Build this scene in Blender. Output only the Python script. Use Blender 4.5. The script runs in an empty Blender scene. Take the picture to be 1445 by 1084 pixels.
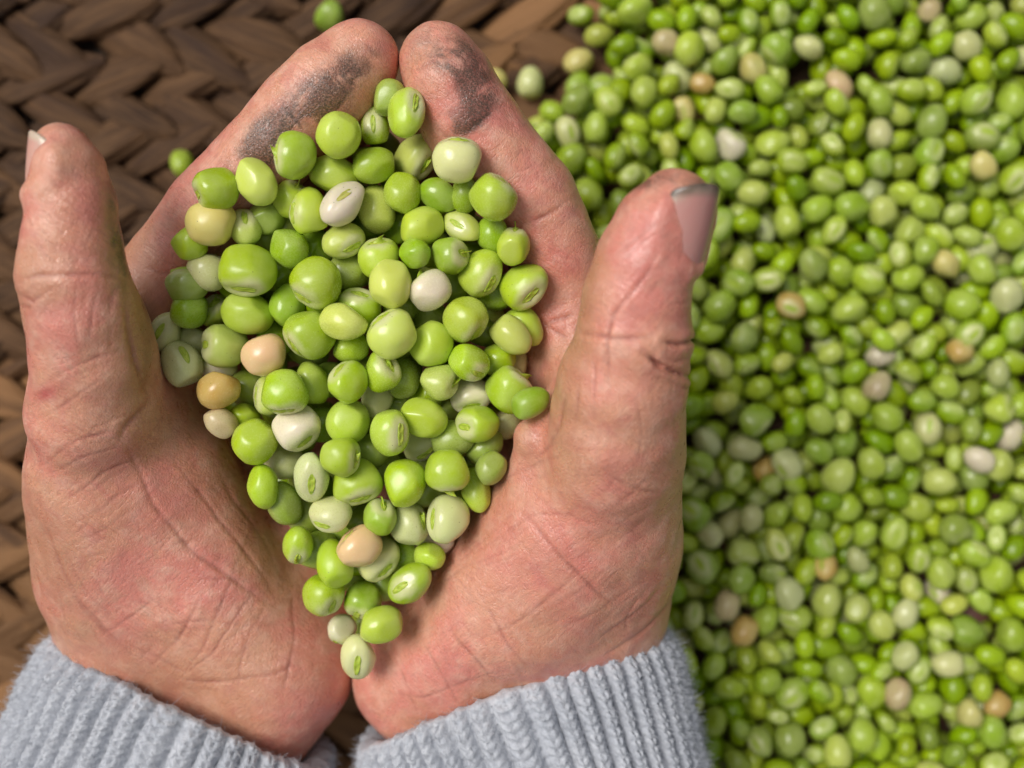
import bpy, math, random, bmesh
import numpy as np
from mathutils import Vector, Matrix

random.seed(7)
RNG = np.random.default_rng(11)
scene = bpy.context.scene
COL = scene.collection

# ------------------------------------------------------------------ camera, sky, sun
CAM_H = 300.0            # mm above the mat
FPX = 1497.0             # focal length in photo pixels (photo 1445 x 1084)
cam_d = bpy.data.cameras.new("camera")
cam = bpy.data.objects.new("camera", cam_d)
COL.objects.link(cam)
cam.location = (0, 0, CAM_H * 0.001)
cam_d.sensor_width = 36.0
cam_d.lens = FPX / 1445.0 * 36.0
cam_d.clip_start = 0.005
cam_d.clip_end = 50.0
cam_d.dof.use_dof = True
cam_d.dof.focus_distance = 0.206
cam_d.dof.aperture_fstop = 8.0
cam_d.dof.aperture_blades = 0
scene.camera = cam

SUN_DIR = Vector((-0.47, 0.25, 0.845)).normalized()     # towards the light
world = bpy.data.worlds.new("World")
scene.world = world
world.use_nodes = True
wn = world.node_tree
bg = wn.nodes["Background"]
sky = wn.nodes.new("ShaderNodeTexSky")
sky.sky_type = 'NISHITA'
sky.sun_disc = False
sky.sun_elevation = math.asin(SUN_DIR.z)
sky.sun_rotation = math.atan2(SUN_DIR.x, SUN_DIR.y)
sky.air_density = 1.0
sky.dust_density = 4.0
hsv = wn.nodes.new("ShaderNodeHueSaturation")          # cloud cover: nearly white sky
hsv.inputs["Saturation"].default_value = 0.22
wn.links.new(sky.outputs[0], hsv.inputs["Color"])
wn.links.new(hsv.outputs[0], bg.inputs[0])
bg.inputs[1].default_value = 0.070

sun_d = bpy.data.lights.new("sun", 'SUN')
sun_d.energy = 1.5
sun_d.angle = math.radians(28)
sun_d.color = (1.0, 0.965, 0.915)
sun = bpy.data.objects.new("sun", sun_d)
COL.objects.link(sun)
sun.rotation_euler = (-SUN_DIR).to_track_quat('-Z', 'Y').to_euler()
sun.location = SUN_DIR * 1.0

scene.view_settings.view_transform = 'Standard'
scene.view_settings.look = 'None'
scene.view_settings.gamma = 1.0
scene.view_settings.exposure = 0.46


# ------------------------------------------------------------------ helpers
def W(px, py, z):
    """photo pixel + height (mm) -> world mm"""
    k = (CAM_H - z) / FPX
    return np.array([(px - 722.5) * k, -(py - 542.0) * k, z])


def mmpx(z):
    return (CAM_H - z) / FPX


def lin(r, g, b):
    def f(c):
        c /= 255.0
        return c / 12.92 if c <= 0.04045 else ((c + 0.055) / 1.055) ** 2.4
    return (f(r), f(g), f(b))


def mesh_from(name, verts, faces, smooth=True):
    """verts in mm"""
    me = bpy.data.meshes.new(name)
    verts = np.asarray(verts, dtype=np.float64) * 0.001
    me.from_pydata(verts.tolist(), [], faces if isinstance(faces, list) else faces.tolist())
    if smooth:
        me.polygons.foreach_set("use_smooth", np.ones(len(me.polygons), dtype=bool))
    me.update()
    return me


def link(name, me, mat=None, parent=None):
    o = bpy.data.objects.new(name, me)
    COL.objects.link(o)
    if mat and me and not me.materials:
        me.materials.append(mat)
    if parent:
        o.parent = parent
    return o


def tag(o, label=None, cat=None, group=None, kind=None):
    if label: o["label"] = label
    if cat: o["category"] = cat
    if group: o["group"] = group
    if kind: o["kind"] = kind
    return o


def fattr(me, name, vals):
    a = me.attributes.new(name, 'FLOAT', 'POINT')
    a.data.foreach_set("value", np.asarray(vals, dtype=np.float32))


def cattr(me, name, vals):
    a = me.attributes.new(name, 'FLOAT_COLOR', 'POINT')
    v = np.ones((len(vals), 4), dtype=np.float32)
    v[:, :3] = vals
    a.data.foreach_set("color", v.ravel())


def vnoise(p, seed=0):
    """smooth value noise, p (n,3), period ~1, range -1..1"""
    rs = np.random.default_rng(seed)
    tab = rs.uniform(-1, 1, 4096)
    i = np.floor(p).astype(np.int64)
    f = p - i
    f = f * f * (3 - 2 * f)
    out = np.zeros(len(p))
    for dx in (0, 1):
        for dy in (0, 1):
            for dz in (0, 1):
                h = ((i[:, 0] + dx) * 73856093 ^ (i[:, 1] + dy) * 19349663 ^ (i[:, 2] + dz) * 83492791) & 4095
                w = (f[:, 0] if dx else 1 - f[:, 0]) * (f[:, 1] if dy else 1 - f[:, 1]) * (f[:, 2] if dz else 1 - f[:, 2])
                out += w * tab[h]
    return out


class NT:
    """tiny node helper"""
    def __init__(self, name):
        self.mat = bpy.data.materials.new(name)
        self.mat.use_nodes = True
        self.t = self.mat.node_tree
        self.b = self.t.nodes["Principled BSDF"]

    def n(self, typ, **kw):
        nd = self.t.nodes.new(typ)
        for k, v in kw.items():
            setattr(nd, k, v)
        return nd

    def l(self, a, b):
        self.t.links.new(a, b)

    def val(self, sock, v):
        if hasattr(v, "is_linked") or isinstance(v, bpy.types.NodeSocket):
            self.l(v, sock)
        else:
            sock.default_value = v

    def math(self, op, a, b=None, c=None, clamp=False):
        nd = self.n("ShaderNodeMath", operation=op)
        nd.use_clamp = clamp
        self.val(nd.inputs[0], a)
        if b is not None: self.val(nd.inputs[1], b)
        if c is not None: self.val(nd.inputs[2], c)
        return nd.outputs[0]

    def mix(self, f, a, b, blend='MIX'):
        nd = self.n("ShaderNodeMix", data_type='RGBA', blend_type=blend)
        self.val(nd.inputs[0], f)
        self.val(nd.inputs[6], a if not isinstance(a, tuple) else (*a[:3], 1))
        self.val(nd.inputs[7], b if not isinstance(b, tuple) else (*b[:3], 1))
        return nd.outputs[2]

    def ramp(self, f, lo, hi, a=0.0, b=1.0):
        nd = self.n("ShaderNodeMapRange", interpolation_type='SMOOTHSTEP')
        self.val(nd.inputs[0], f)
        self.val(nd.inputs[1], lo); self.val(nd.inputs[2], hi)
        self.val(nd.inputs[3], a); self.val(nd.inputs[4], b)
        return nd.outputs[0]

    def noise(self, vec, scale, detail=3.0, rough=0.55, dist=0.0):
        nd = self.n("ShaderNodeTexNoise")
        if vec is not None: self.l(vec, nd.inputs["Vector"])
        nd.inputs["Scale"].default_value = scale
        nd.inputs["Detail"].default_value = detail
        nd.inputs["Roughness"].default_value = rough
        nd.inputs["Distortion"].default_value = dist
        return nd.outputs["Fac"]

    def bump(self, h, strength, dist, normal=None):
        nd = self.n("ShaderNodeBump")
        nd.inputs["Strength"].default_value = strength
        nd.inputs["Distance"].default_value = dist
        self.l(h, nd.inputs["Height"])
        if normal is not None: self.l(normal, nd.inputs["Normal"])
        return nd.outputs["Normal"]

    def attr(self, name):
        return self.n("ShaderNodeAttribute", attribute_name=name)


# ------------------------------------------------------------------ materials
def mat_wood(name, c):
    m = NT(name)
    tc = m.n("ShaderNodeTexCoord").outputs["Object"]
    f = m.noise(tc, 14.0, 6.0)
    m.l(m.mix(f, tuple(x * 0.6 for x in c), tuple(x * 1.3 for x in c)), m.b.inputs["Base Color"])
    m.b.inputs["Roughness"].default_value = 0.7
    return m.mat


def mat_strand():
    m = NT("water_hyacinth")
    tc = m.n("ShaderNodeTexCoord").outputs["Object"]
    oi = m.n("ShaderNodeObjectInfo")
    mp = m.n("ShaderNodeMapping")
    m.l(tc, mp.inputs[0])
    mp.inputs["Scale"].default_value = (60.0, 900.0, 500.0)
    off = m.n("ShaderNodeVectorMath", operation='SCALE')
    m.l(oi.outputs["Location"], off.inputs[0]); off.inputs[3].default_value = 300.0
    add = m.n("ShaderNodeVectorMath", operation='ADD')
    m.l(mp.outputs[0], add.inputs[0]); m.l(off.outputs[0], add.inputs[1])
    f = m.noise(add.outputs[0], 1.0, 5.0, 0.6)
    g = m.noise(add.outputs[0], 0.22, 2.0)
    base = m.mix(m.ramp(f, 0.3, 0.72), oi.outputs["Color"], m.mix(0.5, oi.outputs["Color"], (0.22, 0.115, 0.05)))
    dark = m.mix(m.ramp(g, 0.52, 0.75, 0.0, 0.75), base, (0.045, 0.022, 0.013))
    m.l(dark, m.b.inputs["Base Color"])
    m.b.inputs["Roughness"].default_value = 0.7
    m.b.inputs["Specular IOR Level"].default_value = 0.22
    m.l(m.bump(f, 0.9, 0.0008), m.b.inputs["Normal"])
    return m.mat


PALE = (0.62, 0.66, 0.30)


def pea_finish(m, base, tc, spots=True):
    if spots:
        vo = m.n("ShaderNodeTexVoronoi")
        m.l(tc, vo.inputs["Vector"]); vo.inputs["Scale"].default_value = 2.6
        base = m.mix(m.ramp(vo.outputs["Distance"], 0.035, 0.06, 0.85, 0.0), base, (0.06, 0.06, 0.015))
    m.l(base, m.b.inputs["Base Color"])
    m.b.inputs["Subsurface Weight"].default_value = 0.22
    m.b.inputs["Subsurface Radius"].default_value = (0.8, 1.0, 0.25)
    m.b.inputs["Subsurface Scale"].default_value = 0.0022
    m.b.inputs["Specular IOR Level"].default_value = 0.5


def mat_pea():
    m = NT("pea_skin")
    tcn = m.n("ShaderNodeTexCoord")
    tc = tcn.outputs["Object"]
    oi = m.n("ShaderNodeObjectInfo")
    off = m.n("ShaderNodeVectorMath", operation='ADD')
    sc = m.n("ShaderNodeVectorMath", operation='SCALE')
    m.l(oi.outputs["Location"], sc.inputs[0]); sc.inputs[3].default_value = 900.0
    u = m.n("ShaderNodeVectorMath", operation='SCALE')
    m.l(tc, u.inputs[0]); u.inputs[3].default_value = 1000.0        # mesh is 1 mm radius: back to unit coords
    m.l(u.outputs[0], off.inputs[0]); m.l(sc.outputs[0], off.inputs[1])
    sep = m.n("ShaderNodeSeparateXYZ"); m.l(u.outputs[0], sep.inputs[0])
    n1 = m.noise(off.outputs[0], 0.9, 3.0)
    n2 = m.noise(off.outputs[0], 9.0, 4.0, 0.65)
    base = m.mix(m.ramp(n1, 0.30, 0.70), oi.outputs["Color"], m.mix(0.22, oi.outputs["Color"], PALE))
    base = m.mix(m.ramp(n2, 0.35, 0.75, 0.0, 0.05), base, (0.75, 0.80, 0.50))
    # seed coat pales round the eye
    wob = m.math('ADD', sep.outputs[2], m.math('MULTIPLY', m.math('SUBTRACT', n1, 0.5), 0.5))
    pale = m.math('MULTIPLY', m.ramp(wob, 0.62, 0.98), oi.outputs["Alpha"])
    base = m.mix(pale, base, (0.62, 0.63, 0.31))
    # the eye itself
    ex = m.math('DIVIDE', sep.outputs[0], 0.44)
    ey = m.math('DIVIDE', sep.outputs[1], 0.19)
    e = m.math('ADD', m.math('MULTIPLY', ex, ex), m.math('MULTIPLY', ey, ey))
    eye = m.math('MULTIPLY', m.ramp(e, 0.8, 1.15, 1.0, 0.0), m.math('GREATER_THAN', sep.outputs[2], 0.2))
    base = m.mix(m.math('MULTIPLY', eye, m.ramp(oi.outputs["Alpha"], 0.05, 0.3)), base, (0.36, 0.48, 0.04))
    pea_finish(m, base, off.outputs[0])
    m.l(m.math('ADD', m.ramp(n2, 0.3, 0.8, 0.15, 0.27), m.math('MULTIPLY', oi.outputs["Random"], 0.15)), m.b.inputs["Roughness"])
    m.l(m.bump(n2, 0.05, 0.0003, None), m.b.inputs["Normal"])
    return m.mat


def mat_pea_mass():
    m = NT("pea_skin_mass")
    a = m.attr("tint")
    m.l(a.outputs["Color"], m.b.inputs["Base Color"])
    m.b.inputs["Subsurface Weight"].default_value = 0.22
    m.b.inputs["Subsurface Radius"].default_value = (0.8, 1.0, 0.25)
    m.b.inputs["Subsurface Scale"].default_value = 0.0022
    m.b.inputs["Roughness"].default_value = 0.28
    return m.mat


def mat_scar(name, c, c2):
    m = NT(name)
    tc = m.n("ShaderNodeTexCoord").outputs["Object"]
    mp = m.n("ShaderNodeMapping"); m.l(tc, mp.inputs[0])
    mp.inputs["Scale"].default_value = (2500.0, 9000.0, 2500.0)
    f = m.noise(mp.outputs[0], 1.0, 4.0, 0.6)
    m.l(m.mix(m.ramp(f, 0.3, 0.7), c, c2), m.b.inputs["Base Color"])
    m.b.inputs["Roughness"].default_value = 0.42
    m.b.inputs["Subsurface Weight"].default_value = 0.2
    m.b.inputs["Subsurface Scale"].default_value = 0.001
    m.l(m.bump(f, 0.5, 0.0003), m.b.inputs["Normal"])
    return m.mat


def mat_skin():
    m = NT("skin")
    tc = m.n("ShaderNodeTexCoord").outputs["Object"]
    red = m.attr("redness").outputs["Fac"]
    crease = m.attr("crease").outputs["Fac"]
    dirt = m.attr("dirt").outputs["Fac"]
    tan = m.attr("tan").outputs["Fac"]
    n_big = m.noise(tc, 60.0, 3.0)
    n_mid = m.noise(tc, 260.0, 4.0, 0.6)
    n_fine = m.noise(tc, 1500.0, 4.0, 0.65)
    base = m.mix(m.ramp(n_big, 0.38, 0.62), (0.71, 0.335, 0.212), (0.745, 0.275, 0.207))
    base = m.mix(m.ramp(n_mid, 0.42, 0.72, 0.0, 0.65), base, (0.82, 0.48, 0.35))
    n_bl = m.noise(tc, 130.0, 3.0, 0.6, 0.6)
    base = m.mix(m.ramp(n_bl, 0.50, 0.68, 0.0, 0.42), base, (0.60, 0.175, 0.15))
    base = m.mix(m.ramp(n_bl, 0.48, 0.30, 0.0, 0.35), base, (0.70, 0.42, 0.27))
    base = m.mix(tan, base, (0.46, 0.225, 0.12))
    base = m.mix(m.math('MULTIPLY', red, m.ramp(n_mid, 0.25, 0.65, 0.5, 1.0)), base, (0.52, 0.105, 0.095))
    base = m.mix(m.math('MULTIPLY', crease, 0.62, clamp=True), base, (0.34, 0.10, 0.07))
    # earth ground into the skin: breaks up along the fine relief
    mp = m.n("ShaderNodeMapping"); m.l(tc, mp.inputs[0])
    mp.inputs["Rotation"].default_value = (0, 0, 0.6)
    mp.inputs["Scale"].default_value = (1.0, 1.8, 1.0)
    n_d = m.noise(mp.outputs[0], 900.0, 5.0, 0.74)
    d_big = m.ramp(m.noise(tc, 150.0, 4.0, 0.65, 0.5), 0.34, 0.60, 0.40, 1.15)
    d_fin = m.ramp(m.noise(mp.outputs[0], 2300.0, 3.0, 0.7), 0.34, 0.58, 0.62, 1.0)
    dm = m.ramp(m.math('MULTIPLY', dirt, d_big), 0.10, 0.95)
    dm = m.math('MULTIPLY', dm, d_fin, clamp=True)
    dm = m.math('ADD', dm, m.math('MULTIPLY', m.math('MULTIPLY', crease, dirt), 0.5), clamp=True)
    base = m.mix(m.math('MULTIPLY', dm, 0.94), base, (0.060, 0.040, 0.024))
    # fine criss-cross lines of dry skin
    def lines(rot, seed):
        q = m.n("ShaderNodeMapping"); m.l(tc, q.inputs[0])
        q.inputs["Rotation"].default_value = (0, 0, rot); q.inputs["Location"].default_value = (seed, seed, 0)
        r_ = m.n("ShaderNodeMapping"); m.l(q.outputs[0], r_.inputs[0])
        r_.inputs["Scale"].default_value = (130.0, 1500.0, 500.0)
        nn = m.noise(r_.outputs[0], 1.0, 3.0, 0.6, 0.4)
        return m.ramp(m.math('ABSOLUTE', m.math('SUBTRACT', nn, 0.5)), 0.0, 0.055)
    l1, l2 = lines(0.62, 0.1), lines(-0.78, 0.3)
    patch = m.ramp(m.noise(tc, 45.0, 2.0), 0.40, 0.62)
    ll = m.math('MINIMUM', m.math('MAXIMUM', l1, patch), m.math('MAXIMUM', l2, m.math('SUBTRACT', 1.0, patch)))
    base = m.mix(m.math('MULTIPLY', m.math('SUBTRACT', 1.0, ll), 0.28), base, (0.36, 0.12, 0.085))
    n_flake = m.noise(mp.outputs[0], 1700.0, 3.0, 0.7)
    base = m.mix(m.ramp(n_flake, 0.66, 0.78, 0.0, 0.20), base, (0.78, 0.58, 0.48))
    m.l(base, m.b.inputs["Base Color"])
    m.b.inputs["Subsurface Weight"].default_value = 0.30
    m.b.inputs["Subsurface Radius"].default_value = (1.0, 0.36, 0.22)
    m.b.inputs["Subsurface Scale"].default_value = 0.0022
    m.l(m.ramp(n_mid, 0.3, 0.7, 0.25, 0.42), m.b.inputs["Roughness"])
    m.b.inputs["Specular IOR Level"].default_value = 0.7
    m.l(m.ramp(n_big, 0.48, 0.66, 0.0, 0.30), m.b.inputs["Coat Weight"])
    m.b.inputs["Coat Roughness"].default_value = 0.22
    vo = m.n("ShaderNodeTexVoronoi", feature='DISTANCE_TO_EDGE')
    mp2 = m.n("ShaderNodeMapping"); m.l(tc, mp2.inputs[0])
    mp2.inputs["Rotation"].default_value = (0, 0, -0.5)
    mp2.inputs["Scale"].default_value = (1.0, 0.45, 0.7)
    m.l(mp2.outputs[0], vo.inputs["Vector"]); vo.inputs["Scale"].default_value = 1750.0
    cell = m.ramp(vo.outputs["Distance"], 0.0, 0.16)
    nb = m.bump(cell, 0.26, 0.00022)
    nb = m.bump(ll, 0.30, 0.00028, nb)
    nb = m.bump(n_fine, 0.32, 0.0003, nb)
    nb = m.bump(n_mid, 0.22, 0.0012, nb)
    m.l(nb, m.b.inputs["Normal"])
    return m.mat


def mat_nail():
    m = NT("nail_plate")
    tc = m.n("ShaderNodeTexCoord").outputs["Object"]
    a = m.attr("tint").outputs["Color"]
    f = m.noise(tc, 700.0, 4.0, 0.6)
    m.l(m.mix(m.ramp(f, 0.4, 0.75, 0.0, 0.25), a, (0.50, 0.33, 0.27)), m.b.inputs["Base Color"])
    m.b.inputs["Roughness"].default_value = 0.27
    m.b.inputs["Specular IOR Level"].default_value = 0.5
    m.b.inputs["Subsurface Weight"].default_value = 0.15
    m.b.inputs["Subsurface Scale"].default_value = 0.001
    m.l(m.bump(f, 0.12, 0.0003), m.b.inputs["Normal"])
    return m.mat


def mat_wool():
    m = NT("blue_grey_wool")
    tc = m.n("ShaderNodeTexCoord").outputs["Object"]
    f = m.noise(tc, 900.0, 4.0, 0.7)
    g = m.noise(tc, 90.0, 3.0)
    c = m.mix(m.ramp(g, 0.3, 0.7), (0.53, 0.55, 0.595), (0.605, 0.62, 0.66))
    c = m.mix(m.ramp(f, 0.35, 0.7), m.mix(0.35, c, (0.28, 0.31, 0.37)), c)
    m.l(c, m.b.inputs["Base Color"])
    m.b.inputs["Roughness"].default_value = 0.95
    m.b.inputs["Sheen Weight"].default_value = 0.25
    m.b.inputs["Specular IOR Level"].default_value = 0.15
    m.l(m.bump(f, 0.8, 0.0006), m.b.inputs["Normal"])
    return m.mat


M_STRAND = mat_strand()
M_PEA = mat_pea()
M_MASS = mat_pea_mass()
M_SCAR = mat_scar("pea_eye_green", (0.33, 0.46, 0.02), (0.52, 0.60, 0.09))
M_SCARY = mat_scar("pea_eye_yellow", (0.42, 0.42, 0.05), (0.58, 0.55, 0.16))
M_SCARB = mat_scar("pea_eye_brown", (0.28, 0.15, 0.07), (0.48, 0.34, 0.20))
M_SKIN = mat_skin()
M_NAIL = mat_nail()
M_WOOL = mat_wool()

# ------------------------------------------------------------------ the surface under everything
me = mesh_from("table_top", [(-700, -600, -7), (700, -600, -7), (700, 600, -7), (-700, 600, -7)], [(0, 1, 2, 3)])
tag(link("table_top", me, mat_wood("dark_table_wood", (0.035, 0.02, 0.013))), kind='structure')


def strand_geo(seed, nu=17, nv=15):
    L, Wd, T = 17.5, 5.8, 2.1
    vs, fs = [], []
    rs = np.random.default_rng(seed)
    ph = rs.uniform(0, 6, 6)
    for i in range(nu):
        s = -1 + 2 * i / (nu - 1)
        w = Wd * max(0.10, (1 - abs(s) ** 2.3)) ** 0.62 * (1 + 0.07 * math.sin(3 * s + ph[0]))
        yc = 1.3 * math.sin(1.6 * s + ph[1]) + 0.8 * s * s
        zc = 1.7 * (1 - s * s) - 0.3
        for j in range(nv):
            a = math.pi * (-0.08 + 1.16 * j / (nv - 1))
            rib = 1 + 0.10 * math.sin(9 * a + ph[2] + 2 * s) + 0.10 * math.sin(19 * a + ph[3] - 3 * s)
            vs.append((L * s, yc + w * math.cos(a) * rib, zc + T * math.sin(a) * rib * (0.55 + 0.45 * (1 - s * s))))
    for i in range(nu - 1):
        for j in range(nv - 1):
            k = i * nv + j
            fs.append((k, k + nv, k + nv + 1, k + 1))
    return np.array(vs), fs


STRANDS = [mesh_from("strand", *strand_geo(s)) for s in range(5)]
for s_ in STRANDS: s_.materials.append(M_STRAND)
mat_root = bpy.data.objects.new("woven_mat", None)
COL.objects.link(mat_root)
tag(mat_root, "brown mat plaited in rows from flat dry plant strands under the hands and peas", "mat")
bk = mesh_from("backing", [(-230, -170, -5.0), (240, -170, -5.0), (240, 170, -5.0), (-230, 170, -5.0)], [(0, 1, 2, 3)])
link("backing", bk, mat_wood("mat_backing", (0.05, 0.03, 0.018)), mat_root)
sv, sf = [], []
for r in range(-7, 8):
    y0 = r * 19.5 + 2
    xo = random.uniform(-9, 9)
    for half in (1, -1):
        for k in range(-11, 13):
            x = k * 19.5 + xo + random.uniform(-2.5, 2.5) + (4 if half < 0 else 0)
            y = y0 + half * 5.0 + random.uniform(-1.2, 1.2)
            rz = half * math.radians(25 + random.uniform(-7, 7))
            ry = math.radians(-7 + random.uniform(-3, 3))
            rx = math.radians(half * -6 + random.uniform(-7, 7))
            sc = random.uniform(0.92, 1.12)
            M = Matrix.Translation((x, y, random.uniform(-0.6, 0.6))) @ Matrix.Rotation(rz, 4, 'Z') @ Matrix.Rotation(ry, 4, 'Y') @ Matrix.Rotation(rx, 4, 'X') @ Matrix.Scale(sc, 4)
            seen = x < 52 and abs(y) < 118 and x > -160
            if seen and not (x > -10 and y < -75):
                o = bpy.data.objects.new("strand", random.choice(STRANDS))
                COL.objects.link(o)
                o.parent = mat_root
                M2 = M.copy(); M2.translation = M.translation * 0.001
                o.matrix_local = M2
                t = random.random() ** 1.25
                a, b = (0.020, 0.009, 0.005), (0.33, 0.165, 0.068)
                if x < -30 and y > 15: t *= 0.24  # shade over the upper-left mat, painted into the strand colour
                elif x < -62 and y < 5: t = 0.35 + 0.65 * t               # lower-left plaits kept lighter
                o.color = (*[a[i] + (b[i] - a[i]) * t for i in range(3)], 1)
            else:
                v, f = strand_geo(random.randrange(5), 9, 5)
                Mr = np.array(M)
                base = sum(len(q) for q in sv)
                sv.append(v @ Mr[:3, :3].T + Mr[:3, 3])
                sf += [tuple(i + base for i in q) for q in f]
o = link("strand_mass", mesh_from("strand_mass", np.concatenate(sv), sf), M_STRAND, mat_root)
o.color = (0.06, 0.035, 0.02, 1)
o["kind"] = "stuff"

# ------------------------------------------------------------------ peas: shared shapes
COLS = {
    'G': lin(167, 195, 18), 'D': lin(145, 178, 6), 'L': lin(182, 205, 54), 'P': lin(196, 208, 92),
    'C': lin(212, 214, 146), 'W': lin(228, 216, 186), 'Y': lin(222, 206, 118), 'B': lin(230, 190, 146),
    'O': lin(208, 168, 84), 'S': lin(148, 168, 56), 'E': lin(196, 172, 128),
}
WORDS = {'G': 'bright green', 'D': 'deep green', 'L': 'light green', 'P': 'pale green', 'C': 'creamy pale green',
         'W': 'ivory white', 'Y': 'pale yellow', 'B': 'peach beige', 'O': 'orange tan', 'S': 'sage green', 'E': 'grey beige'}


def ico(sub):
    bm = bmesh.new()
    bmesh.ops.create_icosphere(bm, subdivisions=sub, radius=1.0)
    bm.verts.ensure_lookup_table()
    v = np.array([w.co[:] for w in bm.verts]); f = [tuple(x.index for x in g.verts) for g in bm.faces]
    bm.free()
    return v, f


def pea_shape(v, var):
    """unit pea: long axis X, eye towards +Z"""
    p = v.copy()
    square = (0.08, 0.22, 0.0, 0.14, 0.05, 0.12, 0.0)[var]
    dent = (0.11, 0.16, 0.06, 0.13, 0.10, 0.18, 0.08)[var]
    r = np.ones(len(v))
    th2 = (v[:, 0] * 0.55) ** 2 + v[:, 1] ** 2
    up = v[:, 2] > 0
    r -= np.where(up, dent * np.exp(-th2 / 0.10), 0)
    r += np.where(up, 0.035 * np.exp(-((np.sqrt(th2) - 0.48) / 0.16) ** 2), 0)
    n4 = (np.abs(v) ** 4).sum(1) ** 0.25
    r *= (1 - square) + square / np.maximum(n4, 1e-6)
    r += 0.055 * vnoise(v * 1.7 + 10 * var + 5, 3 + var) + 0.007 * vnoise(v * 4 + 7, 9 + var)
    p *= r[:, None]
    rs = np.random.default_rng(70 + var)
    for _ in range(3 if var != 2 else 1):                      # sides pressed flat in the pod
        d = rs.normal(0, 1, 3); d[2] = -abs(d[2]) * 0.6; d /= np.linalg.norm(d)
        h = p @ d; lim = rs.uniform(0.70, 0.86)
        over = np.maximum(h - lim, 0)
        p -= (over * 0.62)[:, None] * d
    a_ = np.arctan2(v[:, 1], v[:, 0])
    pk = np.where(up, np.exp(-((np.sqrt(th2) - 0.33) / 0.13) ** 2), 0)
    p *= (1 + 0.014 * pk * np.sin(a_ * 7 + var))[:, None]     # puckered round the eye
    if var == 2: p[:, 0] *= 1.0 + 0.10 * v[:, 0]              # egg shaped
    if var == 1: p[:, 2] += 0.05 * v[:, 0] ** 2
    return p


VAR_R = [(1, .90, .90), (1, .88, .86), (1, .84, .84), (1, .92, .88), (1, .90, .84), (1, .86, .82), (1, .82, .80)]
ico4v, ico4f = ico(4)
ico3v, ico3f = ico(3)
ico2v, ico2f = ico(2)
PEA_HI = [mesh_from("pea", pea_shape(ico4v, k), ico4f) for k in range(7)]
PEA_LO = [mesh_from("pea", pea_shape(ico3v, k), ico3f) for k in range(7)]
for q in PEA_HI + PEA_LO: q.materials.append(M_PEA)
PEA2 = [pea_shape(ico2v, k) for k in range(7)]


ZTOP = []
for k in range(7):                                              # how high the dented top of each shape stands
    q_ = pea_shape(ico4v, k)
    e_ = (np.abs(q_[:, 0]) < 0.30) & (np.abs(q_[:, 1]) < 0.12) & (q_[:, 2] > 0)
    lift = q_[e_, 2] - (0.915 - 0.30 * q_[e_, 0] ** 2 - 0.45 * q_[e_, 1] ** 2)
    ZTOP.append(0.001 * (float(np.percentile(lift, 70)) + 0.012))


def scar_geo():
    """lens-shaped eye that follows the dent, raised lip round a sunk middle"""
    nu, nv = 15, 9
    vs, fs = [], []
    for i in range(nu):
        s = -1 + 2 * i / (nu - 1)
        w = 0.205 * (1 - s * s) ** 0.55 * (1 + 0.30 * s) + 0.008
        for j in range(nv):
            t = -1 + 2 * j / (nv - 1)
            x, y = 0.45 * s, w * t
            zz = 0.915 - 0.30 * x * x - 0.45 * y * y + 0.045 * math.exp(-((abs(t) - 0.72) / 0.22) ** 2) - (0.10 if abs(t) == 1 or abs(s) == 1 else 0)
            vs.append((x, y, zz + 0.02 * math.sin(7 * s + 3 * t)))
    for i in range(nu - 1):
        for j in range(nv - 1):
            k = i * nv + j
            fs.append((k, k + nv, k + nv + 1, k + 1))
    return vs, fs


def tab_geo():
    """torn stalk flap standing on the eye"""
    vs, fs = [], []
    n = 7
    for i in range(n):
        t = i / (n - 1)
        w = 0.20 * (1 - t) ** 0.8 + 0.035
        for sgn, th in ((-1, 0), (1, 0), (1, 1), (-1, 1)):
            vs.append((0.05 + 0.30 * t * t + sgn * w, 0.05 * sgn + 0.14 * t + (0.04 if th else 0), 0.88 + 0.42 * t - 0.10 * t * t))
    for i in range(n - 1):
        b = 4 * i
        for a, c in ((0, 1), (1, 2), (2, 3), (3, 0)):
            fs.append((b + a, b + c, b + 4 + c, b + 4 + a))
    fs.append((4 * n - 4, 4 * n - 3, 4 * n - 2, 4 * n - 1))
    return vs, fs


SCAR = {}
for key, mm_ in (('g', M_SCAR), ('y', M_SCARY), ('b', M_SCARB)):
    SCAR[key] = mesh_from("seed_scar", *scar_geo())
    SCAR[key].materials.append(mm_)
TAB = mesh_from("stalk_flap", *tab_geo()); TAB.materials.append(M_SCAR)


def pea_rot(ang, hil):
    """image angle of the long axis (deg, counter-clockwise), eye offset in image (y down)"""
    if hil is None:
        hz = Vector((random.uniform(-.5, .5), random.uniform(-.5, .5), -0.9))
    else:
        hx, hy = hil
        q = hx * hx + hy * hy
        if q > 0.98:
            s = math.sqrt(0.98 / q); hx *= s; hy *= s; q = 0.98
        hz = Vector((hx, -hy, math.sqrt(1 - q)))
    hz.normalize()
    a = math.radians(ang)
    ax = Vector((math.cos(a), math.sin(a), 0))
    X = ax - hz * ax.dot(hz)
    if X.length < 0.25: X = Vector((0, 0, 1)) - hz * hz.z
    X.normalize()
    Y = hz.cross(X)
    return Matrix((X, Y, hz)).transposed()


# ------------------------------------------------------------------ loose peas on the mat
def inside(poly, x, y):
    c = False
    n = len(poly)
    for i in range(n):
        x1, y1 = poly[i]; x2, y2 = poly[i - 1]
        if (y1 > y) != (y2 > y) and x < (x2 - x1) * (y - y1) / (y2 - y1) + x1:
            c = not c
    return c


POLY = [(852, -70), (862, 40), (872, 110), (890, 190), (815, 172), (752, 170), (735, 260), (800, 420), (890, 600),
        (930, 800), (935, 950), (960, 1170), (1560, 1170), (1560, -70)]
FLOOR = 4.2
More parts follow.
